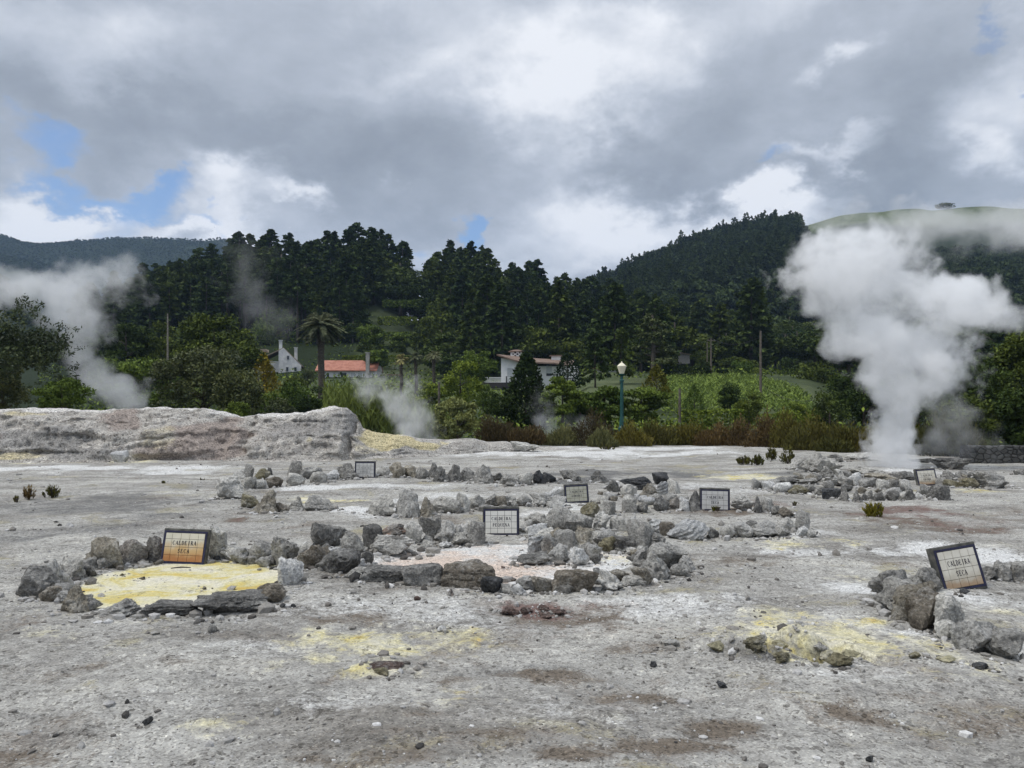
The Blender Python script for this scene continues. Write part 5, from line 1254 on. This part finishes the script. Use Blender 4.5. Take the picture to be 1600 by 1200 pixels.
# ------------------------------------------------------------------ houses
def part(mb, name, m, parent): return mb.build(name, M[m], parent)
def window(root, x, y, z, w, h, frame='white', pane='glass', rot=0):
    mb = MB()
    t = .09
    mb.box((x, y-.03, z+h/2-t/2), (w, .08, t)); mb.box((x, y-.03, z-h/2+t/2), (w, .08, t))
    for s in (-1, 1): mb.box((x+s*(w/2-t/2), y-.03, z), (t, .08, h-2*t-.002))
    f = mb.build('window', M[frame], root)
    mb = MB(); mb.box((x, y-.012, z), (w-2*t-.004, .02, h-2*t-.004)); mb.build('pane', M[pane], f)
def house_red():
    d = 138; x, z, w, h = box_of(497, 588, 568, 600, d)
    r = empty('red_roofed_house', (x, d, z-1.0)); tag(r, 'long low white house with orange-red tiled roof behind the tall palm', 'house')
    W = w; H = 2.9+.6; D = 6
    mb = MB(); mb.box((0, D/2, H/2), (W, D, H)); wl = part(mb, 'wall', 'white', r)
    mb = MB(); rz = H+1.75
    # gable walls at both ends
    for s in (-1, 1):
        mb.add([(s*W/2-.1, .0, H), (s*W/2-.1, D, H), (s*W/2-.1, D/2, rz-.1), (s*W/2+.1, 0, H), (s*W/2+.1, D, H), (s*W/2+.1, D/2, rz-.1)], [(0, 1, 2), (3, 5, 4), (0, 3, 4, 1), (1, 4, 5, 2), (2, 5, 3, 0)])
    part(mb, 'gable', 'white', r)
    mb = MB(); o = .45
    for s in (0, 1):
        y0, y1 = (-o, D/2) if s == 0 else (D+o, D/2)
        mb.add([(-W/2-o, y0, H-.22), (W/2+o*.4, y0, H-.22), (W/2+o*.4, y1, rz), (-W/2-o, y1, rz), (-W/2-o, y0, H-.06), (W/2+o*.4, y0, H-.06), (W/2+o*.4, y1, rz+.16), (-W/2-o, y1, rz+.16)], [(0, 1, 2, 3), (4, 7, 6, 5), (0, 4, 5, 1), (1, 5, 6, 2), (2, 6, 7, 3), (3, 7, 4, 0)])
    rf = part(mb, 'roof', 'redroof', r)
    mb = MB(); mb.box((W*.36, -.35, (rz+1.2)/2), (.62, .7, rz+1.2)); mb.box((W*.36, -.35, rz+1.27), (.8, .85, .16)); ch = part(mb, 'chimney', 'chimney', r)
    for xx, ww, pn in ((-.33, .55, 'glass'), (-.22, .5, 'shutter'), (-.06, 1.1, 'glass'), (.10, .9, 'shutter'), (.22, .9, 'shutter')):
        window(r, xx*W, 0, 1.0+1.5, ww*1.1, 1.15, 'white', pn)
    window(r, W*.45, 0, 2.4, .5, 1.0, 'shutter', 'glass')
    mb = MB(); mb.box((W*.5+2.2, 3.5, 1.3), (3.2, 3, 2.6)); part(mb, 'annex', 'whitestain', r)
    mb = MB(); mb.box((W*.5+2.3, 3.5, 2.7), (3.7, 3.6, .2)); part(mb, 'annex_roof', 'brownroof', r)
house_red()
def house_gable():
    d = 152; x, z, w, h = box_of(437, 469, 545, 582, d)
    r = empty('gabled_house', (x, d, z-.8), R(14)); tag(r, 'old stained white house with tall gable, two chimneys and tan roof', 'house')
    W = w*1.06; H = 2.6; D = 9; rz = 5.6
    mb = MB(); mb.prism([(-W/2, 0), (W/2, 0), (W/2, H-.4), (-W/2+.9, rz), (-W/2, rz-.6)], 0, .4); part(mb, 'gable', 'whitestain', r)
    mb = MB(); mb.box((-3.2, 5, H/2+.2), (W+4.5, 8.4, H+.4)); part(mb, 'wall', 'whitestain', r)
    mb = MB()
    mb.add([(-W/2+.9, .41, rz), (W/2+.4, .41, H-.7), (W/2+.4, D, H-.7), (-W/2+.9, D, rz), (-W/2+.9, .41, rz+.18), (W/2+.4, .41, H-.52), (W/2+.4, D, H-.52), (-W/2+.9, D, rz+.18)], [(0, 1, 2, 3), (4, 7, 6, 5), (0, 4, 5, 1), (1, 5, 6, 2), (2, 6, 7, 3), (3, 7, 4, 0)])
    mb.add([(-W/2+.88, .41, rz-.1), (-W/2-4.6, .41, H+.2), (-W/2-4.6, D, H+.2), (-W/2+.88, D, rz-.1), (-W/2+.88, .41, rz+.1), (-W/2-4.6, .41, H+.4), (-W/2-4.6, D, H+.4), (-W/2+.88, D, rz+.1)], [(3, 2, 1, 0), (5, 6, 7, 4), (1, 5, 4, 0), (2, 6, 5, 1), (3, 7, 6, 2), (0, 4, 7, 3)])
    part(mb, 'roof', 'tanroof', r)
    for cx, cy, hh in ((-W/2+.35, .75, rz+.25), (W/2-1.1, 3.6, rz-.9)):
        mb = MB(); mb.box((cx, cy, hh/2+1.2), (.62, .6, hh-2.4+2.4)); mb.box((cx, cy, hh+1.28), (.8, .78, .14)); part(mb, 'chimney', 'whitestain', r)
    window(r, -.35, 0, 3.7, .55, .9, 'shutter'); window(r, -.5, 0, 1.45, .6, .95, 'shutter'); window(r, 1.05, 0, 1.45, .6, .95, 'shutter')
house_gable()
x, z, w, h = box_of(394, 424, 542, 575, 168)
r = empty('tan_roofed_house', (x, 168, z-.5)); tag(r, 'house with a plain tan roof half hidden left of the gabled house', 'house')
mb = MB(); mb.box((0, 3, 1.5), (w, 6, 3)); part(mb, 'wall', 'whitestain', r)
mb = MB(); mb.prism([(-w/2-.4, 2.9), (w/2+.4, 2.9), (w/2-1.2, h), (-w/2+1.0, h)], -.4, 6.4); part(mb, 'roof', 'tanroof', r)
def house_modern():
    d = 118; x, z, w, h = box_of(783, 905, 555, 602, d)
    r = empty('modern_house', (x, d, z-.8)); tag(r, 'modern white house with wide brown roof and round pierced chimney', 'house')
    W = w; s = 118/F
    def X(px): return (px-844)*s
    def Z(py): return (602-py)*s+.8
    mb = MB(); mb.prism([(X(783), 0), (X(838), 0), (X(838), Z(569)), (X(783), Z(559.5))], 0, 8); part(mb, 'wall', 'white', r)
    mb = MB(); mb.box(((X(838)+X(905))/2+.01, 4.6, Z(571.5)/2), (X(905)-X(838), 7, Z(571.5))); part(mb, 'wall', 'white', r)
    # roof: mono pitch with gable slope over the tall end
    mb = MB()
    def slab(q, t=.22):
        q = np.array(q, float); u = q+np.array([0, 0, t]); mb.add(np.concatenate([q, u]), [(3, 2, 1, 0), (4, 5, 6, 7), (0, 1, 5, 4), (1, 2, 6, 5), (2, 3, 7, 6), (3, 0, 4, 7)])
    slab([(X(776), -.7, Z(556)), (X(812), -.7, Z(567.2)), (X(840), 8, Z(556.6)), (X(780), 8, Z(552.5))])
    slab([(X(812), -.7, Z(567.2)), (X(865), -.2, Z(569)), (X(870), 8, Z(558.2)), (X(840), 8, Z(556.6))])
    slab([(X(865), -.2, Z(569)), (X(893), 1.2, Z(573)), (X(906), 8, Z(560)), (X(870), 8, Z(558.2))])
    part(mb, 'roof', 'brownroof', r)
    # pierced round chimney
    cx, cy = X(807), 5.0; zb = Z(557); zt = Z(546.5)
    mb = MB(); n = 14
    for lv in range(4):
        zz = zb+(zt-zb)*(lv+.5)/4
        for k in range(n):
            if (k+lv) % 2: continue
            a = 2*math.pi*k/n; c, q = math.cos(a), math.sin(a)
            mb.box((cx+c*.84, cy+q*.84, zz), (.18, .42, (zt-zb)/4-.004), [[c, -q, 0], [q, c, 0], [0, 0, 1]])
    ck = part(mb, 'chimney', 'white', r)
    mb = MB(); mb.lathe([(.62, zb-1), (.62, zt)], 12, (cx, cy, 0)); mb.build('flue', M['darktrim'], ck)
    mb = MB(); mb.lathe([(1.25, zt), (1.25, zt+.14), (.5, zt+.36)], 16, (cx, cy, 0)); mb.build('cap', M['brownroof'], ck)
    mb = MB(); mb.box((X(873), 7, Z(556)), (1.5, 1.4, .8)); c2 = part(mb, 'chimney', 'white', r)
    mb = MB(); mb.box((X(873), 7, Z(551.2)), (2.1, 1.9, .14)); mb.build('cap', M['brownroof'], c2)
    window(r, X(797), 0, Z(585), 1.0, 2.0, 'white', 'shutter'); window(r, X(807), 0, Z(585), .9, 2.0, 'white', 'shutter')
    mb = MB(); mb.box((X(858.5), 1.05, Z(577)), (.85, .1, 1.15)); part(mb, 'shutter', 'shutter', r)
    window(r, X(858.5), 1.1, Z(584.5), .85, .45, 'darktrim', 'glass')
    mb = MB()
    for k in range(26): mb.box((X(757)+k*(X(800)-X(757))/25, -2.2, Z(594.5)), (.07, .06, .75))
    for zz in (590.8, 598.2): mb.box((X(778.5), -2.2, Z(zz)), (X(800)-X(757), .1, .08))
    part(mb, 'balustrade', 'white', r)
    mb = MB(); mb.box((X(778.5), -1.2, Z(602.5)), (X(806)-X(754), 2.4, .8)); part(mb, 'terrace', 'darktrim', r)
    mb = MB(); mb.box((X(791.5), -2.35, Z(594)), (.18, .18, 1.0)); mb.box((X(757), -2.35, Z(593)), (.18, .18, 1.2)); part(mb, 'gate_post', 'darktrim', r)
house_modern()
x, z, w, h = box_of(925, 972, 574, 596, 128)
r = empty('low_house', (x, 128, z-.5)); tag(r, 'low white house with brown roof glimpsed between the dark pines', 'house')
mb = MB(); mb.box((0, 2.5, 1.2), (w, 5, 2.4)); part(mb, 'wall', 'white', r)
mb = MB(); mb.prism([(-w/2-.5, 2.4), (w/2+.5, 2.4), (w/2-.8, h+.6), (-w/2+.8, h+.6)], -.5, 5.5); part(mb, 'roof', 'brownroof', r)
x, z, w, h = box_of(1060, 1078, 549, 560, 150)
r = empty('hillside_shed', (x, 150, z-1)); tag(r, 'small tan-roofed shed beyond the clipped hedge', 'shed')
mb = MB(); mb.box((0, 1.5, 1), (w, 3, 2)); part(mb, 'wall', 'chimney', r)
mb = MB(); mb.prism([(-w/2-.2, 2), (w/2+.2, 1.6), (w/2+.2, 1.8), (-w/2-.2, 2.3)], -.3, 3.3); part(mb, 'roof', 'tanroof', r)

# ------------------------------------------------------------------ lamp post
d = 43; x, z, w, h = box_of(964, 979, 566, 672, d); k = d/F
r = empty('lamp_post', (x, d, z-.5)); tag(r, 'teal green lamp post with pale lantern standing behind the heather', 'street lamp')
def zz(py): return (672-py)*k+.5
mb = MB(); mb.lathe([(.20, 0), (.20, zz(668)), (.14, zz(666)), (.12, zz(655)), (.10, zz(650)), (.092, zz(620)), (.085, zz(597)), (.13, zz(596)), (.13, zz(594)), (.075, zz(593)), (.07, zz(588)), (.15, zz(586)), (.17, zz(584.6)), (.10, zz(584))], 14); mb.build('post', M['teal'], r, smooth=False)
mb = MB(); mb.lathe([(.13, zz(583.9)), (.245, zz(573.5)), (.25, zz(572.6))], 6); mb.build('lantern_glass', M['lampglass'], r)
mb = MB(); mb.lathe([(.262, zz(572.5)), (.25, zz(571.6)), (.12, zz(568.3)), (.05, zz(567)), (.035, zz(565.6)), (.008, zz(564.6))], 6); mb.build('lantern_cap', M['lampglass'], r)

# ------------------------------------------------------------------ poles and wires
def pole(px, yt, yb, d, label, rad=.10, arm=False, m='wood'):
    x, z, w, h = box_of(px-2, px+2, yt, yb, d)
    r = empty('utility_pole', (x, d, z-.5)); tag(r, label, 'pole')
    mb = MB(); mb.tube([(0, 0, 0), (0, 0, h+.5)], [rad*1.15, rad*.8], 8); part(mb, 'post', m, r)
    if arm:
        mb = MB(); mb.box((0, -.10, h+.2), (1.0, .08, .09))
        for s in (-.42, 0, .42): mb.lathe([(.03, h+.25), (.05, h+.33), (.02, h+.4)], 6, (s, -.10, 0))
        part(mb, 'crossarm', m, r)
    return Vector((x, d, z+h))
p1 = pole(1188.5, 517, 640, 76, 'tallest bare pole standing at the right of the crop field', .13)
p2 = pole(1111, 529, 590, 108, 'pole beyond the top of the crop field', .11, True)
p3 = pole(1062, 607, 668, 45, 'short grey pole in front of the crop field hedge', .085)
p4 = pole(1287, 622, 662, 60, 'short dark pole at the end of the crop field', .09)
p5 = pole(686, 597, 662, 44, 'grey pole rising behind the pale shrub', .075)
p6 = pole(404, 578, 662, 58, 'thin pole before the golden conifer', .075)
p7 = pole(262, 490, 556, 90, 'thin dead trunk-like pole among the left trees', .10, m='palebark')
p8 = pole(1105, 534, 560, 112, 'street light on a pole left of the crossarm pole', .07)
def wire(a, b, label, sag=.8):
    mb = MB(); pts = [a.lerp(b, t)-Vector((0, 0, sag*4*t*(1-t))) for t in np.linspace(0, 1, 12)]
    mb.tube(pts, .016, 4); tag(mb.build('wire', M['darktrim']), label, 'wire')
wire(p2+Vector((0, 0, .1)), p1-Vector((0, 0, .6)), 'thin wire strung between the two tall field poles')
wire(p1-Vector((0, 0, 5.2)), p4, 'wire running down the field edge to the short dark pole')
wire(p2+Vector((0, 0, .1)), P(1000, 552, 112), 'wire running from the crossarm pole towards the cedar')

# ------------------------------------------------------------------ dark dry stone wall
def stonewall():
    x0, x1, d = (1515-800)/F*24.5, (1720-800)/F*24.5, 24.6
    gg = np.random.default_rng(9); nu, nv = 150, 22
    u = np.linspace(x0, x1, nu); pr = [(0, -.05)]+[(-.0-.03*t, t*.56) for t in np.linspace(0, 1, nv-6)]+[(.10, .59), (.25, .58), (.42, .55), (.45, .3), (.46, -.05)]
    pr = np.array(pr); A, B = np.meshgrid(np.arange(nu), np.arange(len(pr)), indexing='ij')
    X = u[A]; Y = d+pr[B, 0]+(u[A]-x0)*-.05; Zz = pr[B, 1]+.04*fbm(xyz(u[A]*1.2, B*0), 3)*(pr[B, 1] > .4)
    v = np.stack([X, Y, Zz], -1).reshape(-1, 3); i = np.arange(nu*len(pr)).reshape(nu, -1)
    f = np.stack([i[:-1, :-1], i[1:, :-1], i[1:, 1:], i[:-1, 1:]], -1).reshape(-1, 4)
    def fn(t, b):
        pos = t.new('ShaderNodeNewGeometry').outputs['Position']; st = t.vec('MULTIPLY', pos, (1, .6, 1.35))
        e = t.voro(st, 5.2, 'Distance', 'DISTANCE_TO_EDGE'); cc = t.new('ShaderNodeSeparateColor'); t.put(cc.inputs[0], t.voro(st, 5.2, 'Color'))
        stn = t.ramp(cc.outputs[0], [(0, (.05, .05, .05)), (.6, (.09, .09, .088)), (1, (.16, .155, .15))])
        n = t.noise(pos, 22, 6, .7)
        t.put(b.inputs['Base Color'], t.mix(t.remap(e, .0, .05), (.03, .03, .03, 1), t.mix(n, stn, (.10, .10, .095, 1))))
        t.put(b.inputs['Normal'], t.bump(t.math('ADD', t.remap(e, 0, .12), t.math('MULTIPLY', n, .3)), 1., .06))
    o = link('stone_wall', mesh('stone_wall', v, [f], True), mat('dry_stone', fn, rough=.95, spec=.1))
    tag(o, 'low dark dry stone wall at the far right edge', 'wall')
stonewall()

# hot pool water in the vent
mb = MB(); cx, cy, ax, ay = gblob(1398, 738, 62, 8); zc = gz(cx, cy)
ring = [(cx+ax*(1+.1*math.sin(3*a))*math.cos(a), cy+ay*.75*math.sin(a), zc-.04) for a in np.linspace(0, 2*math.pi, 40, endpoint=False)]
mb.add(ring, [tuple(range(40))])
tag(mb.build('water', mat('milky_hot_water', color=(.50, .56, .60), rough=.12, spec=.5)), kind='structure')

# ------------------------------------------------------------------ steam
def steam(name, label, d, blobs, dens, nscale, hull=1.25, wisp=1.0, thr=.0, rate=1.0, col=(.995, .997, 1.0), depth=.8):
    """blobs: photo px centre, half sizes in px, weight, depth offset in m"""
    k = d/F; E = []
    for b in blobs:
        px, py, rx, ry, w = b[:5]; dy = b[5] if len(b) > 5 else 0
        rx, ry = rx*k, ry*k
        E.append(((px-800)*k, d+dy, CZ+(HY-py)*k, rx, min(rx, ry)*depth+.25*max(rx, ry)*depth, ry, w))
    bm = bmesh.new()
    for x, y, z, rx, rd, rz, w in E:
        mm = Matrix.Translation((x, y, z)) @ Matrix.Diagonal((rx*hull, rd*hull, rz*hull, 1))
        bmesh.ops.create_icosphere(bm, subdivisions=3, radius=1, matrix=mm)
    m = bpy.data.meshes.new(name); bm.to_mesh(m); bm.free()
    o = bpy.data.objects.new(name, m); COL.objects.link(o)
    rm = o.modifiers.new('join', 'REMESH'); rm.mode = 'VOXEL'; rm.voxel_size = max(6*k, .05); rm.use_smooth_shade = True
    dg = bpy.context.evaluated_depsgraph_get(); m2 = bpy.data.meshes.new_from_object(o.evaluated_get(dg)); o.modifiers.clear(); o.data = m2
    vm = bpy.data.materials.new(name); vm.use_nodes = True; t = NT(vm.node_tree)
    for q in list(t.n): t.n.remove(q)
    out = t.new('ShaderNodeOutputMaterial'); pv = t.new('ShaderNodeVolumePrincipled')
    pos = t.new('ShaderNodeNewGeometry').outputs['Position']
    warp = t.vec('SCALE', t.vec('SUBTRACT', t.noise(pos, nscale*.9, 4, .6, out='Color'), (.5, .5, .5)), scale=60*k*2)
    pw = t.vec('ADD', pos, warp)
    acc = None
    for x, y, z, rx, rd, rz, w in E:
        q = t.vec('MULTIPLY', t.vec('SUBTRACT', pw, (x, y, z)), (1/rx, 1/rd, 1/rz))
        f = t.math('MULTIPLY', t.math('SUBTRACT', 1.0, t.vec('DOT_PRODUCT', q, q), clamp=True), w)
        acc = f if acc is None else t.math('ADD', acc, f)
    acc = t.math('MINIMUM', acc, 1.3)
    n = t.noise(pos, nscale*1.3, 8, .62, .4)
    e = t.math('ADD', acc, t.math('MULTIPLY', t.math('SUBTRACT', n, .54), wisp*3.1))
    e = t.remap(e, thr, thr+.9, 0., 1.)
    e = t.math('MULTIPLY', e, t.remap(acc, 0., .12))
    t.put(pv.inputs['Density'], t.math('MULTIPLY', e, dens))
    pv.inputs['Color'].default_value = (*col, 1); pv.inputs['Anisotropy'].default_value = .0
    t.l.new(pv.outputs[0], out.inputs['Volume'])
    try: vm.cycles.volume_step_rate = rate
    except Exception: pass
    try: vm.volume_intersection_method = 'FAST'
    except Exception: pass
    m2.materials.clear(); m2.materials.append(vm)
    tag(o, label, 'steam plume'); return o
steam('steam_plume', 'big white steam plume rising from the rock-ringed vent', 21.6, [
 (1394, 734, 48, 24, 2.2), (1396, 706, 42, 44, 2.3), (1402, 668, 46, 48, 2.2), (1408, 626, 58, 52, 1.8), (1418, 578, 78, 52, 1.2), (1400, 530, 105, 58, 1.2, .2),
 (1330, 505, 78, 58, 1.1), (1310, 450, 74, 54, 1.1), (1262, 425, 58, 42, 1.1), (1222, 436, 34, 28, 1.), (1300, 392, 72, 48, .9), (1360, 365, 78, 46, .6), (1380, 430, 96, 66, 1.2),
 (1460, 478, 90, 54, 1.1, -.3), (1520, 470, 56, 46, 1.1, -.2), (1556, 494, 44, 36, .8), (1480, 545, 62, 50, 1., .3), (1512, 590, 44, 40, .8, .2), (1470, 610, 50, 42, .6)],
 1.6, .8, wisp=1.5, thr=.08, rate=.5)
steam('steam_veil', 'thin drifting steam veil high behind the big plume', 27, [
 (1440, 370, 130, 52, .5), (1560, 362, 90, 44, .6), (1350, 352, 90, 32, .5), (1640, 360, 100, 60, .7), (1420, 340, 170, 36, .5), (1560, 338, 120, 34, .5)], .50, .45, wisp=1.2, thr=.0, rate=1.5)
steam('steam_wisp', 'thin steam hanging right of the big plume foot', 23.5, [(1490, 668, 56, 56, .7), (1530, 700, 44, 30, .5), (1452, 700, 34, 34, .6)], .35, .8, wisp=1., rate=1.5)
steam('steam_plume', 'grey-white steam cloud rising behind the bank by the large olive tree', 38, [
 (200, 612, 62, 34, .9), (215, 632, 46, 22, .9), (150, 610, 46, 40, .7), (140, 560, 44, 50, .8), (120, 510, 58, 50, .95), (100, 465, 84, 48, 1.), (40, 450, 84, 44, .9), (-40, 452, 90, 50, .9), (150, 430, 74, 40, .8), (205, 452, 50, 28, .6), (190, 410, 40, 26, .4)],
 .46, .42, wisp=1.2, thr=.04)
steam('steam_plume', 'thin grey steam drifting up behind the low end of the bank', 33.5, [
 (650, 672, 42, 34, .9), (640, 640, 48, 36, .75), (612, 612, 54, 34, .7), (664, 690, 36, 18, .9), (570, 600, 50, 24, .4), (600, 585, 60, 22, .35)], .55, .8, wisp=1.1, thr=.02)
steam('steam_wisp', 'faint steam drifting before the broad cypress', 42, [(842, 640, 42, 44, .6), (870, 672, 66, 24, .4), (900, 690, 70, 16, .5)], .30, .5, wisp=1., rate=1.5)
steam('steam_wisp', 'faint steam hanging before the bare trunks of the ridge wood', 120, [(385, 440, 46, 60, .6), (420, 500, 60, 50, .45), (372, 390, 36, 40, .5), (440, 400, 50, 36, .3)], .032, .16, wisp=1., rate=1.5)
steam('steam_wisp', 'low steam drifting over the yellow pool corner', 7.0, [(88, 902, 26, 22, .6), (100, 915, 20, 14, .6)], .7, 4.5, wisp=1.1, rate=1.5)

# ------------------------------------------------------------------ haze
HAZE = 1.35e-4
hz = MB(); hz.box((0, 0, 297), (5400, 5400, 600)); o = hz.mesh('haze')
hm = bpy.data.materials.new('haze'); hm.use_nodes = True; t = NT(hm.node_tree)
for q in list(t.n): t.n.remove(q)
out = t.new('ShaderNodeOutputMaterial'); pv = t.new('ShaderNodeVolumePrincipled'); pv.inputs['Density'].default_value = HAZE
pv.inputs['Color'].default_value = (.50, .70, 1, 1); pv.inputs['Anisotropy'].default_value = .2
t.l.new(pv.outputs[0], out.inputs['Volume'])
tag(link('haze', o, hm), kind='stuff')

# ------------------------------------------------------------------ sky, sun, camera
SUN_EL, SUN_AZ = R(60), R(-112)     # azimuth from +Y towards +X
SUN_S = 1.5
w = bpy.data.worlds.new('World'); SC.world = w; w.use_nodes = True
t = NT(w.node_tree); bg = t.n['Background']
sky = t.new('ShaderNodeTexSky', sky_type='NISHITA', sun_disc=False)
sky.sun_elevation = SUN_EL; sky.sun_rotation = SUN_AZ; sky.altitude = 100; sky.ozone_density = 2.0; sky.air_density = 1.0; sky.dust_density = .3
dr = t.new('ShaderNodeTexCoord').outputs['Generated']
sx = t.new('ShaderNodeSeparateXYZ'); t.put(sx.inputs[0], dr)
yy = t.math('MAXIMUM', sx.outputs[1], .06)
gx = t.math('DIVIDE', sx.outputs[0], yy); gzv = t.math('DIVIDE', sx.outputs[2], yy)
cv = t.new('ShaderNodeCombineXYZ'); t.put(cv.inputs[0], gx); t.put(cv.inputs[1], gzv)
st = t.vec('MULTIPLY', dr, (1, 1, 1.6))
nA = t.noise(st, 2.6, 10, .56, .2); nB = t.noise(st, 6.5, 12, .62, .15); nW = t.noise(st, 4.0, 8, .6, 0, 'Color')
cw = t.vec('ADD', cv.outputs[0], t.vec('SCALE', t.vec('SUBTRACT', nW, (.5, .5, .5)), scale=.42))
def field(lst, k=1.):
    acc = None
    for px, py, rx, ry, s in lst:
        s = s*k
        c = ((px-800)/F, (HY-py)/F, 0)
        q = t.vec('LENGTH', t.vec('MULTIPLY', t.vec('SUBTRACT', cw, c), (F/rx, F/ry, 0)))
        f = t.remap(q, 1.25, .1, 0., s)
        acc = f if acc is None else t.math('ADD', acc, f)
    return acc
gaps = field([(20, 235, 110, 38, .8), (110, 262, 90, 28, .75), (200, 290, 110, 36, .95), (285, 322, 70, 22, .55), (345, 330, 50, 18, .6), (160, 335, 60, 28, .6), (790, 330, 60, 24, .95), (640, 378, 60, 34, .6), (1480, 50, 50, 26, .55), (1225, 208, 60, 22, .55), (1600, 110, 30, 26, .8), (385, 350, 50, 12, .5), (700, 400, 90, 30, .4)])
bright = field([(50, 310, 170, 70, .55), (380, 285, 130, 62, .5), (300, 345, 150, 30, .4), (975, 70, 140, 120, .26), (850, 160, 130, 110, .32), (1190, 275, 150, 46, .6), (1010, 330, 240, 80, .40), (1550, 150, 80, 140, .30), (1310, 205, 90, 30, .45), (1330, 80, 60, 30, .3), (520, 300, 50, 30, .45), (930, 20, 100, 60, .14), (800, 110, 120, 90, .10), (620, 60, 200, 40, .12), (90, 70, 200, 60, .10), (1590, 250, 60, 40, .3), (850, 400, 250, 40, .25), (60, 40, 300, 60, .08)], 1.0)
darks = field([(300, 200, 380, 90, .34), (120, 170, 300, 60, .2), (600, 250, 260, 110, .30), (430, 150, 260, 120, .12), (1130, 190, 230, 110, .36), (1010, 235, 200, 60, .25), (1340, 280, 140, 120, .40), (1470, 140, 110, 130, .22), (1230, 60, 220, 90, .22), (1480, 280, 160, 80, .28), (700, 330, 160, 50, .2), (660, 200, 160, 160, .12)], .66)
bsum = t.math('ADD', t.math('SUBTRACT', t.math('ADD', .46, bright), darks), t.math('ADD', t.math('MULTIPLY', t.math('SUBTRACT', nA, .5), .7), t.math('MULTIPLY', t.math('SUBTRACT', nB, .5), .85)))
cc = t.ramp(bsum, [(.0, (.205, .223, .252)), (.22, (.262, .284, .320)), (.45, (.348, .374, .420)), (.62, (.46, .485, .53)), (.86, (.66, .672, .70))])
cov = t.math('SUBTRACT', t.math('ADD', gaps, t.math('MULTIPLY', t.math('SUBTRACT', nB, .5), 1.15)), t.math('MULTIPLY', bright, .25))
gapm = t.remap(cov, .20, .95, 0., .93)
# cloud brightened towards the unseen zenith, added to light the ground
zen = t.remap(sx.outputs[2], .42, .85, 1., 2.1)
cloud = t.vec('SCALE', cc, scale=t.math('MULTIPLY', zen, 10.))
skyc = t.mix(1., sky.outputs[0], (.80, .88, 1., 1), 'MULTIPLY')
col = t.mix(gapm, cloud, skyc)
t.put(bg.inputs['Color'], col); bg.inputs['Strength'].default_value = .1
try: w.cycles.sampling_method = 'MANUAL'; w.cycles.sample_map_resolution = 512
except Exception: pass
sl = bpy.data.lights.new('sun', 'SUN'); sl.energy = SUN_S; sl.angle = R(12); sl.color = (1, .965, .91)
so = bpy.data.objects.new('sun', sl); COL.objects.link(so)
sd = Vector((math.sin(SUN_AZ)*math.cos(SUN_EL), math.cos(SUN_AZ)*math.cos(SUN_EL), math.sin(SUN_EL)))
so.rotation_euler = sd.to_track_quat('Z', 'Y').to_euler(); so.location = (0, 0, 50)
cam = bpy.data.cameras.new('camera'); co = bpy.data.objects.new('camera', cam); COL.objects.link(co)
co.location = (0, 0, CZ); co.rotation_euler = (R(90), 0, 0)
cam.sensor_fit = 'HORIZONTAL'; cam.sensor_width = 36; cam.lens = 36*F/1600; cam.shift_y = (HY-600)/1600
cam.clip_start = .1; cam.clip_end = 8000
SC.camera = co
SC.view_settings.view_transform = 'Standard'; SC.view_settings.look = 'None'; SC.view_settings.exposure = .5; SC.view_settings.gamma = 1
SC.cycles.volume_bounces = 14; SC.cycles.max_bounces = 15; SC.cycles.diffuse_bounces = 3; SC.cycles.glossy_bounces = 2; SC.cycles.transparent_max_bounces = 8
SC.cycles.volume_max_steps = 256
SC.cycles.use_denoising = True
SC.cycles.use_adaptive_sampling = True; SC.cycles.adaptive_threshold = .015
SC.render.use_persistent_data = False
